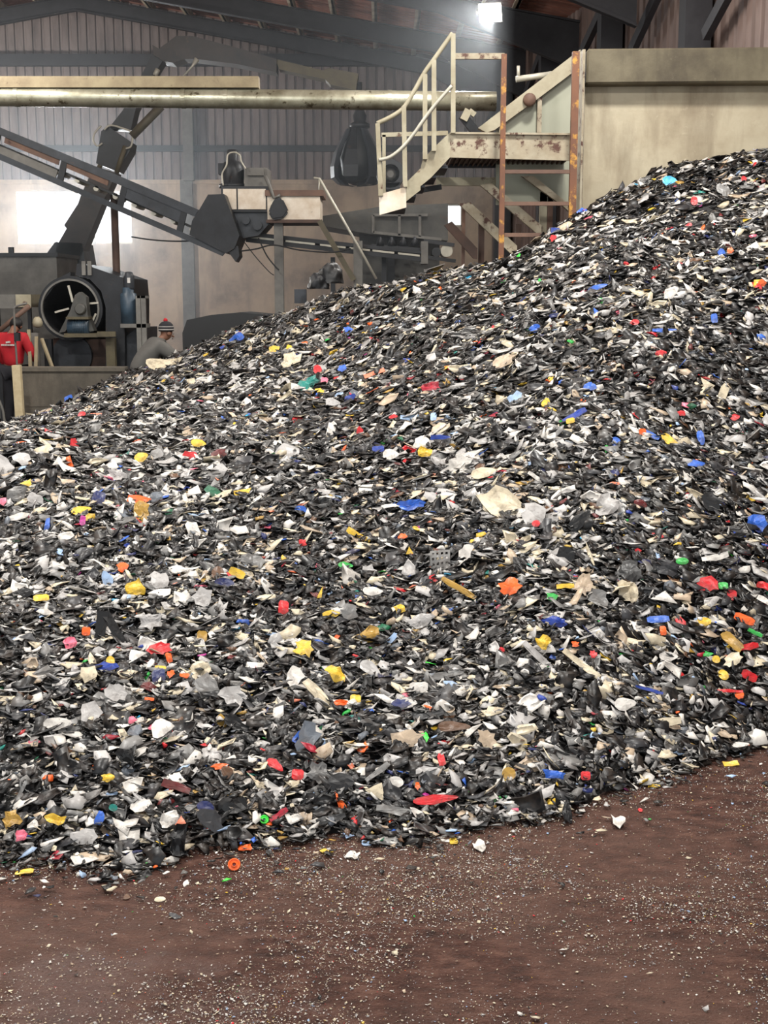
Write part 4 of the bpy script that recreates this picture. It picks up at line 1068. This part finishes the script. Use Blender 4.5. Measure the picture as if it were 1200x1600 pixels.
SW = dict(shard='jagged plastic shard', strip='narrow plastic strip', star='ragged plastic scrap', sheet='torn plastic sheet', curl='curled strip', disc='rounded plastic piece', tri='three-cornered plastic shard', bracket='bracket', rect='oblong plastic piece', leaf='leaf-shaped plastic piece', fold='crumpled plastic scrap', crumple='crumpled film', perforated='perforated plate')
items = []
for ln in HAND.strip().splitlines():
    l, _, lm = ln.partition('|'); x, y, w, h, a, c, s = l.split(); items.append([float(x), float(y), float(w), float(h), float(a), c, s, lm.strip()])
# plain black, grey and white pieces that show large between them
r5 = random.Random(5); tries = 0
pts = [(i[0], i[1]) for i in items]
while len(items) < 296 and tries < 20000:
    tries += 1
    x, y = r5.uniform(10, 1190), 660 + 640 * r5.random() ** .8
    if y > np.interp(x, [0, 400, 850, 1000, 1200], [1320, 1300, 1260, 1190, 1130]): continue
    if min((x - a) ** 2 + (y - b) ** 2 for a, b in pts) < 24 ** 2: continue
    c = r5.choice(('black', 'charcoal', 'black', 'darkgrey', 'grey', 'white', 'lightgrey', 'charcoal', 'cream')); s = r5.choice(('sheet', 'shard', 'strip', 'leaf', 'fold', 'tri'))
    k = .7 + .5 * (y - 660) / 640; w = r5.uniform(30, 52) * k; h = w * (.28 if s == 'strip' else r5.uniform(.45, .75))
    items.append([x, y, w, h, r5.uniform(-40, 40), c, s, '']); pts.append((x, y))
LM = [(i[0], i[1], i[7], k) for k, i in enumerate(items) if i[7]]
def reldir(dx, dy):
    a = math.degrees(math.atan2(-dy, dx)) % 360
    return ['right of', 'above and right of', 'above', 'above and left of', 'left of', 'below and left of', 'below', 'below and right of'][int((a + 22.5) // 45) % 8]
seen = {}
def own_label(k, it):
    if it[7]: 
        base_ = it[7]; near = sorted(LM, key=lambda l: (l[0] - it[0]) ** 2 + (l[1] - it[1]) ** 2)[1]
        return base_ if any(q in base_.replace(',', '').split() for q in ('heap', 'floor', 'right', 'slope', 'edge', 'biggest', 'foot', 'wall', 'alone', "heap's")) else base_ + ' lying on the heap of shredded plastic'
    cand = sorted(LM, key=lambda l: (l[0] - it[0]) ** 2 + (l[1] - it[1]) ** 2)
    size = 'large ' if it[2] * it[3] > 900 else 'small ' if it[2] * it[3] < 260 else ''
    for c in cand[:6]:
        dx, dy = it[0] - c[0], it[1] - c[1]; dist = math.hypot(dx, dy)
        lab = '%s%s %s %s%s the %s' % (size, CW[it[5]], SW[it[6]], 'close ' if dist < 45 else 'well ' if dist > 95 else '', reldir(dx, dy), c[2])
        if dist < 45: lab = lab.replace('close ', 'just ')
        lab = lab.replace(", far left", "").replace(", right", "")
        if lab not in seen and len(lab.split()) <= 16: return lab
    return lab
for k, it in enumerate(items):
    o, fl = place_piece(*it[:7], seed=100 + k)
    lab = own_label(k, it); seen[lab] = 1; o['label'] = lab
# ---- moulded caps
def cap(x, y, d, col, label, parts=True):
    p = hit(x, y); mpp = p.y / F; R = d * mpp / 2; view = (Vector((0, 0, H)) - p).normalized(); up = (view * .75 + Vector((0, 0, 1)) * .35).normalized()
    c = p + Vector((0, 0, R * .8)); t = thing('bottle_cap', label, 'cap', tuple(c), 'loose caps'); mb = MB()
    mb.lathe(c - up * R * .3, [(R * .9, 0), (R, R * .1), (R, R * .45), (R * .86, R * .5), (R * .8, R * .32), (R * .5, R * .3), (R * .3, R * .3)], 28, up); mb.build('shell', MP[col], t)
    mb = MB(); mb.ring(c, up, R * .42, R * .3, R * .22, 24); mb.build('inner_ring', MP[col], t)
    mb = MB(); mb.lathe(c + up * R * .0, [(R * .26, 0), (R * .26, R * .06)], 16, up); mb.build('centre', MP['maroon' if col == 'orange' else 'darkgreen'], t)
cap(366, 1356, 21, 'orange', 'round orange cap with a dark centre lying on the brown floor')
cap(413, 1283, 15, 'lime', 'small lime green cap at the foot of the heap')
# ------------------------------------------------------------------ people
def skin(name, nodes, edges, mat, parent=None, sub=2, root=0):
    me = bpy.data.meshes.new(name + '_base'); me.from_pydata([n[:3] for n in nodes], edges, [])
    o = bpy.data.objects.new(name + '_base', me); COL.objects.link(o)
    m = o.modifiers.new('skin', 'SKIN'); m.use_smooth_shade = True; s = o.modifiers.new('sub', 'SUBSURF'); s.levels = sub; s.render_levels = sub
    sv = me.skin_vertices[0].data
    for i, n in enumerate(nodes):
        q = n[3] if isinstance(n[3], tuple) else (n[3], n[3]); sv[i].radius = q
    sv[root].use_root = True
    dg = bpy.context.evaluated_depsgraph_get(); dg.update(); ev = o.evaluated_get(dg); nm = bpy.data.meshes.new_from_object(ev); nm.name = name
    bpy.data.objects.remove(o); nm.materials.clear(); nm.materials.append(mat); r = bpy.data.objects.new(name, nm); COL.objects.link(r)
    for p in nm.polygons: p.use_smooth = True
    if parent: r.parent = parent
    OFF[r.name] = (0, 0, 0); return r
def chain(nodes, edges, pts, start=None):
    prev = start
    for p in pts:
        nodes.append(p); i = len(nodes) - 1
        if prev is not None: edges.append((prev, i))
        prev = i
    return prev
def person(label, J, cloth, loc, rz, hat=None, mark=False):
    """J: joints in local metres, facing +Y; skin body with clothing children"""
    N, E = [], []
    N.append((*J['pelvis'], (.13, .10))); 
    ch = chain(N, E, [(*J['waist'], (.12, .09)), (*J['chest'], (.125, .085)), (*J['neck0'], (.07, .065))], 0)
    chest = 2
    chain(N, E, [(*J['neck'], .05), (*J['head0'], (.068, .078)), (*J['head'], (.078, .098)), (*J['crown'], (.055, .065))], ch)
    for s, k in ((-1, 'l'), (1, 'r')):
        hand = chain(N, E, [(*J['sh_' + k], .05), (*J['el_' + k], .04), (*J['wr_' + k], .028), (*J['ha_' + k], (.040, .018))], chest)
        hp = Vector(J['ha_' + k]); d = (hp - Vector(J['wr_' + k])).normalized(); sd = d.cross(Vector((0, 1, .3))).normalized(); cu = sd.cross(d)
        for q, ln in ((-.028, .062), (-.010, .075), (.010, .07), (.026, .055)):
            a = hp + sd * q + d * .02; chain(N, E, [(*a, .0095), (*(a + d * ln * .55 + cu * .006), .0085), (*(a + d * ln * .9 + cu * .025), .0075)], hand)
        a = hp - d * .02 - sd * .034; chain(N, E, [(*a, .011), (*(a + d * .035 - sd * .022 + cu * .012), .009), (*(a + d * .06 - sd * .022 + cu * .02), .008)], hand)
        chain(N, E, [(*J['hip_' + k], .09), (*J['kn_' + k], .06), (*J['an_' + k], .042), (*J['to_' + k], (.045, .035))], 0)
    body = skin('person', N, E, M['skin'])
    def garment(name, keys, mat):
        n, e = [], []
        for path, start in keys:
            st = start
            for (jn, rad) in path:
                n.append((*J[jn], rad)); i = len(n) - 1
                if st is not None: e.append((st, i))
                st = i
        return skin(name, n, e, mat, body)
    garment('jacket', [([('pelvis', (.175, .14)), ('waist', (.165, .135)), ('chest', (.215, .165)), ('neck0', (.10, .095))], None), ([('sh_l', .10), ('el_l', .07), ('wr_l', .052)], 2), ([('sh_r', .10), ('el_r', .07), ('wr_r', .052)], 2)], cloth)
    garment('trousers', [([('pelvis', (.16, .128))], None), ([('hip_l', .115), ('kn_l', .085), ('an_l', .068)], 0), ([('hip_r', .115), ('kn_r', .085), ('an_r', .068)], 0)], M['darkcloth'])
    for k in 'lr':
        a = Vector(J['an_' + k]); b = Vector(J['to_' + k]); n = [(*(a + Vector((0, -.03, -.02))), .05), (*a.lerp(b, .5), .05), (*(b + Vector((0, .03, -.0))), (.045, .035))]
        skin('shoe', n, [(0, 1), (1, 2)], M['black'], body)
    hd = Vector(J['head']); up = (Vector(J['crown']) - Vector(J['head0'])).normalized(); fw = Vector(J['face']).normalized(); sdv = fw.cross(up).normalized()
    def feat(name, mb, mat):
        o = mb.build(name, mat, None, (0, 0, 0)); o.location = (0, 0, 0); o.parent = body; return o
    mb = MB(); mb.lathe(hd + fw * .075 - up * .03, [(.017, 0), (.013, .018), (.004, .03)], 8, fw); feat('nose', mb, M['skin'])
    for s in (-1, 1):
        mb = MB(); mb.lathe(hd + sdv * s * .076 - up * .02, [(.03, 0), (.026, .012), (.01, .016)], 10, sdv * s); feat('ear', mb, M['skin'])
        mb = MB(); mb.lathe(hd + fw * .083 + sdv * s * .03 + up * .0, [(.011, 0), (.004, .006)], 8, fw); feat('eye', mb, M['hair'])
    mb = MB(); mb.beam(hd + fw * .078 - up * .065 - sdv * .022, hd + fw * .078 - up * .065 + sdv * .022, .008, .01); feat('mouth', mb, M['brown'])
    c0 = hd + up * .0 - fw * .012
    if hat:
        mb = MB(); mb.lathe(c0 + up * .005, [(.100, 0), (.104, .02), (.103, .05), (.09, .09), (.06, .12), (.02, .132)], 20, up); h = feat('beanie', mb, M['darkcloth'])
        for z in (.022, .06):
            mb = MB(); mb.ring(c0 + up * (z), up, .1075 if z < .04 else .1035, .09, .014, 24); o = mb.build('stripe', M['stripe'], None, (0, 0, 0)); o.location = (0, 0, 0); o.parent = h
        mb = MB(); mb.lathe(c0 + up * .125, [(.012, 0), (.026, .015), (.03, .03), (.02, .05)], 10, (up + sdv * -.6).normalized()); o = mb.build('pompom', M['redcloth'], None, (0, 0, 0)); o.location = (0, 0, 0); o.parent = h
    else:
        mb = MB(); mb.lathe(c0 - up * .035 - fw * .02, [(.06, -.03), (.088, 0), (.098, .04), (.092, .09), (.07, .125), (.03, .14)], 18, up); feat('hair', mb, M['hair'])
    if mark:
        # the small white print on the back of the jacket: an emblem over a line of lettering
        mb = MB(); y = J['chest'][1] - .162; cz = J['chest'][2] - .02
        mb.box((-.03, y, cz + .03), (.0, y + .03, cz + .055)); mb.box((-.005, y, cz + .035), (.035, y + .03, cz + .06))
        for k in range(8): mb.box((-.11 + k * .028, y, cz - .01), (-.11 + k * .028 + .02, y + .03, cz + .012))
        feat('back_print', mb, M['white'])
    body.location = loc; body.rotation_euler = (0, 0, rz)
    tag(body, label, 'person'); return body
stand = dict(pelvis=(0, 0, .95), waist=(0, -.005, 1.1), chest=(0, 0, 1.32), neck0=(0, .0, 1.47), neck=(0, .02, 1.53), head0=(0, .04, 1.585), head=(0, .045, 1.65), crown=(0, .04, 1.715), face=(0, 1, -.15),
  sh_l=(-.2, 0, 1.41), el_l=(-.27, .02, 1.13), wr_l=(-.22, .2, .98), ha_l=(-.2, .27, .95), sh_r=(.2, 0, 1.41), el_r=(.30, .04, 1.14), wr_r=(.24, .24, 1.06), ha_r=(.21, .31, 1.05),
  hip_l=(-.1, 0, .9), kn_l=(-.11, .03, .5), an_l=(-.12, 0, .09), to_l=(-.13, .14, .04), hip_r=(.1, 0, .9), kn_r=(.11, .03, .5), an_r=(.12, 0, .09), to_r=(.14, .14, .04))
mb = MB(); p = W(21, 560, 19.9); mb.box((p.x - .5, 19.6, 0), (p.x + .34, 20.3, .2)); o = mb.build('concrete_step', M['lowwall']); tag(o, 'low concrete step under the person in the red jacket', 'step')
stand.update(neck=(0, .05, 1.525), head0=(0, .10, 1.56), head=(0, .15, 1.59), crown=(0, .19, 1.64), face=(0, .8, -.6))
person('person in a red jacket with a white back print, standing behind the low wall', stand, M['redcloth'], (p.x, p.y, .2), math.radians(-12), None, True)
crouch = dict(pelvis=(0, -.16, .30), waist=(0, -.14, .44), chest=(0, .04, .64), neck0=(0, .15, .75), neck=(0, .19, .79), head0=(0, .23, .82), head=(0, .25, .875), crown=(0, .23, .94), face=(0, 1, -.35),
  sh_l=(-.19, .1, .70), el_l=(-.24, .36, .52), wr_l=(-.16, .56, .50), ha_l=(-.14, .63, .49), sh_r=(.19, .1, .70), el_r=(.25, .34, .5), wr_r=(.14, .54, .44), ha_r=(.12, .61, .42),
  hip_l=(-.11, -.1, .30), kn_l=(-.2, .28, .48), an_l=(-.17, .02, .09), to_l=(-.2, .16, .04), hip_r=(.11, -.1, .30), kn_r=(.2, .28, .48), an_r=(.17, .02, .09), to_r=(.2, .16, .04))
p = W(233, 540, 18.7); zc = float(height(p.x, p.y))
person('person crouching in a grey jacket and striped beanie at the top left of the heap', crouch, M['greycloth'], (p.x, p.y, zpx(504, 18.7) - 1.1), math.radians(-62), True).scale = (1.1,) * 3
# ------------------------------------------------------------------ dark soft things behind the heap
def lump(name, label, cat, x, y, Y, sx, sy, sz, mat, seed, zbase=None):
    bm = bmesh.new(); bmesh.ops.create_icosphere(bm, subdivisions=4, radius=1)
    for v in bm.verts:
        n = 1 + .28 * mnoise.noise(v.co * 1.6 + Vector((seed, 0, 0))) + .12 * abs(mnoise.noise(v.co * 4 + Vector((0, seed, 0)))); v.co = Vector((v.co.x * sx * n, v.co.y * sy * n, max(v.co.z, -.25) * sz * n))
    me = bpy.data.meshes.new(name); bm.to_mesh(me); bm.free(); me.materials.append(mat)
    for q in me.polygons: q.use_smooth = True
    o = bpy.data.objects.new(name, me); COL.objects.link(o); p = W(x, y, Y); o.location = (p.x, p.y, p.z); tag(o, label, cat); return o
p = W(400, 500, 20.5)
mb = MB(); q = [W(285, 520, 20.4), W(292, 500, 20.4), W(330, 492, 20.4), (W(375, 488, 20.4)), W(420, 492, 20.4), W(425, 520, 20.4)]
b0, b1 = Vector((q[0].x, 20.4, 0)), Vector((q[-1].x, 20.4, 0)); mb.poly([b0] + q + [b1], 1.6)
o = mb.build('rubber_sheet_stack', M['black']); tag(o, 'low black stack of sheeting behind the heap, right of the crouching person', 'sheeting')
lump('scrap_bag', 'dark bulging bag half buried in the crest under the slanting brace', 'bag', 516, 436, 17.3, .18, .18, .2, M['black'], 3)
lump('scrap_bag', 'darker crumpled bag on the crest left of the grey box post', 'bag', 498, 446, 17.2, .14, .14, .16, M['dark'], 9)
mb = MB(); mb.bpx(460, 452, 478, 474, 17.5, .18); o = mb.build('steel_box', M['darkblue']); tag(o, 'small blue-grey box poking out of the crest below the white hopper', 'box')
# ------------------------------------------------------------------ light
wd = bpy.data.worlds.new('sky'); S.world = wd; wd.use_nodes = True; wn = wd.node_tree
bg = wn.nodes['Background']; bg.inputs['Color'].default_value = (.93, .97, 1, 1); bg.inputs['Strength'].default_value = WORLD
def area(name, loc, rot, sx, sy, e, col=(1, .97, .92)):
    l = bpy.data.lights.new(name, 'AREA'); l.shape = 'RECTANGLE'; l.size = sx; l.size_y = sy; l.energy = e; l.color = col
    o = bpy.data.objects.new(name, l); COL.objects.link(o); o.location = loc; o.rotation_euler = rot; return o
for (x, y, e) in LAMPS: area('high_bay_lamp', (x, y, 8.3), (0, 0, 0), .8, .8, e)
for (x, y, z, e) in FILL_LIGHTS:
    l = bpy.data.lights.new('unseen_fill_light', 'POINT'); l.energy = e; l.shadow_soft_size = .25; l.color = (1, .95, .88)
    o = bpy.data.objects.new('unseen_fill_light', l); COL.objects.link(o); o.location = (x, y, z)  # added fill light out of frame, no fixture hangs here
w_ = area('daylight_at_window', ((w1[0] + w1[2]) / 2, YB + .9, (w1[1] + w1[3]) / 2), (-math.pi / 2, 0, 0), w1[2] - w1[0] + 1, w1[3] - w1[1] + 1, DAY, (.92, .97, 1))
if HAZE:
    mb = MB(); mb.box((-21.9, 19.5, .02), (1.9, 38.4, 7.2)); hm = bpy.data.materials.new('dusty_haze'); hm.use_nodes = True; ht = hm.node_tree; ht.nodes.remove(ht.nodes['Principled BSDF'])
    vs = ht.nodes.new('ShaderNodeVolumeScatter'); vs.inputs['Density'].default_value = HAZE; vs.inputs['Anisotropy'].default_value = .55; vs.inputs['Color'].default_value = (.86, .93, 1, 1)
    ht.links.new(vs.outputs[0], ht.nodes['Material Output'].inputs['Volume']); ho = mb.build('dusty_haze', hm); ho['kind'] = 'stuff'; ho['label'] = 'thin bluish dust haze in the back of the hall near the window'
    S.cycles.volume_bounces = 0
S.view_settings.view_transform = 'Standard'; S.view_settings.look = 'None'; S.view_settings.gamma = 1; S.view_settings.use_curve_mapping = False
S.view_settings.exposure = EXPO
S.cycles.use_denoising = True; S.cycles.max_bounces = 6; S.cycles.diffuse_bounces = 3; S.cycles.glossy_bounces = 3; S.cycles.transmission_bounces = 4
S.cycles.sample_clamp_indirect = 8
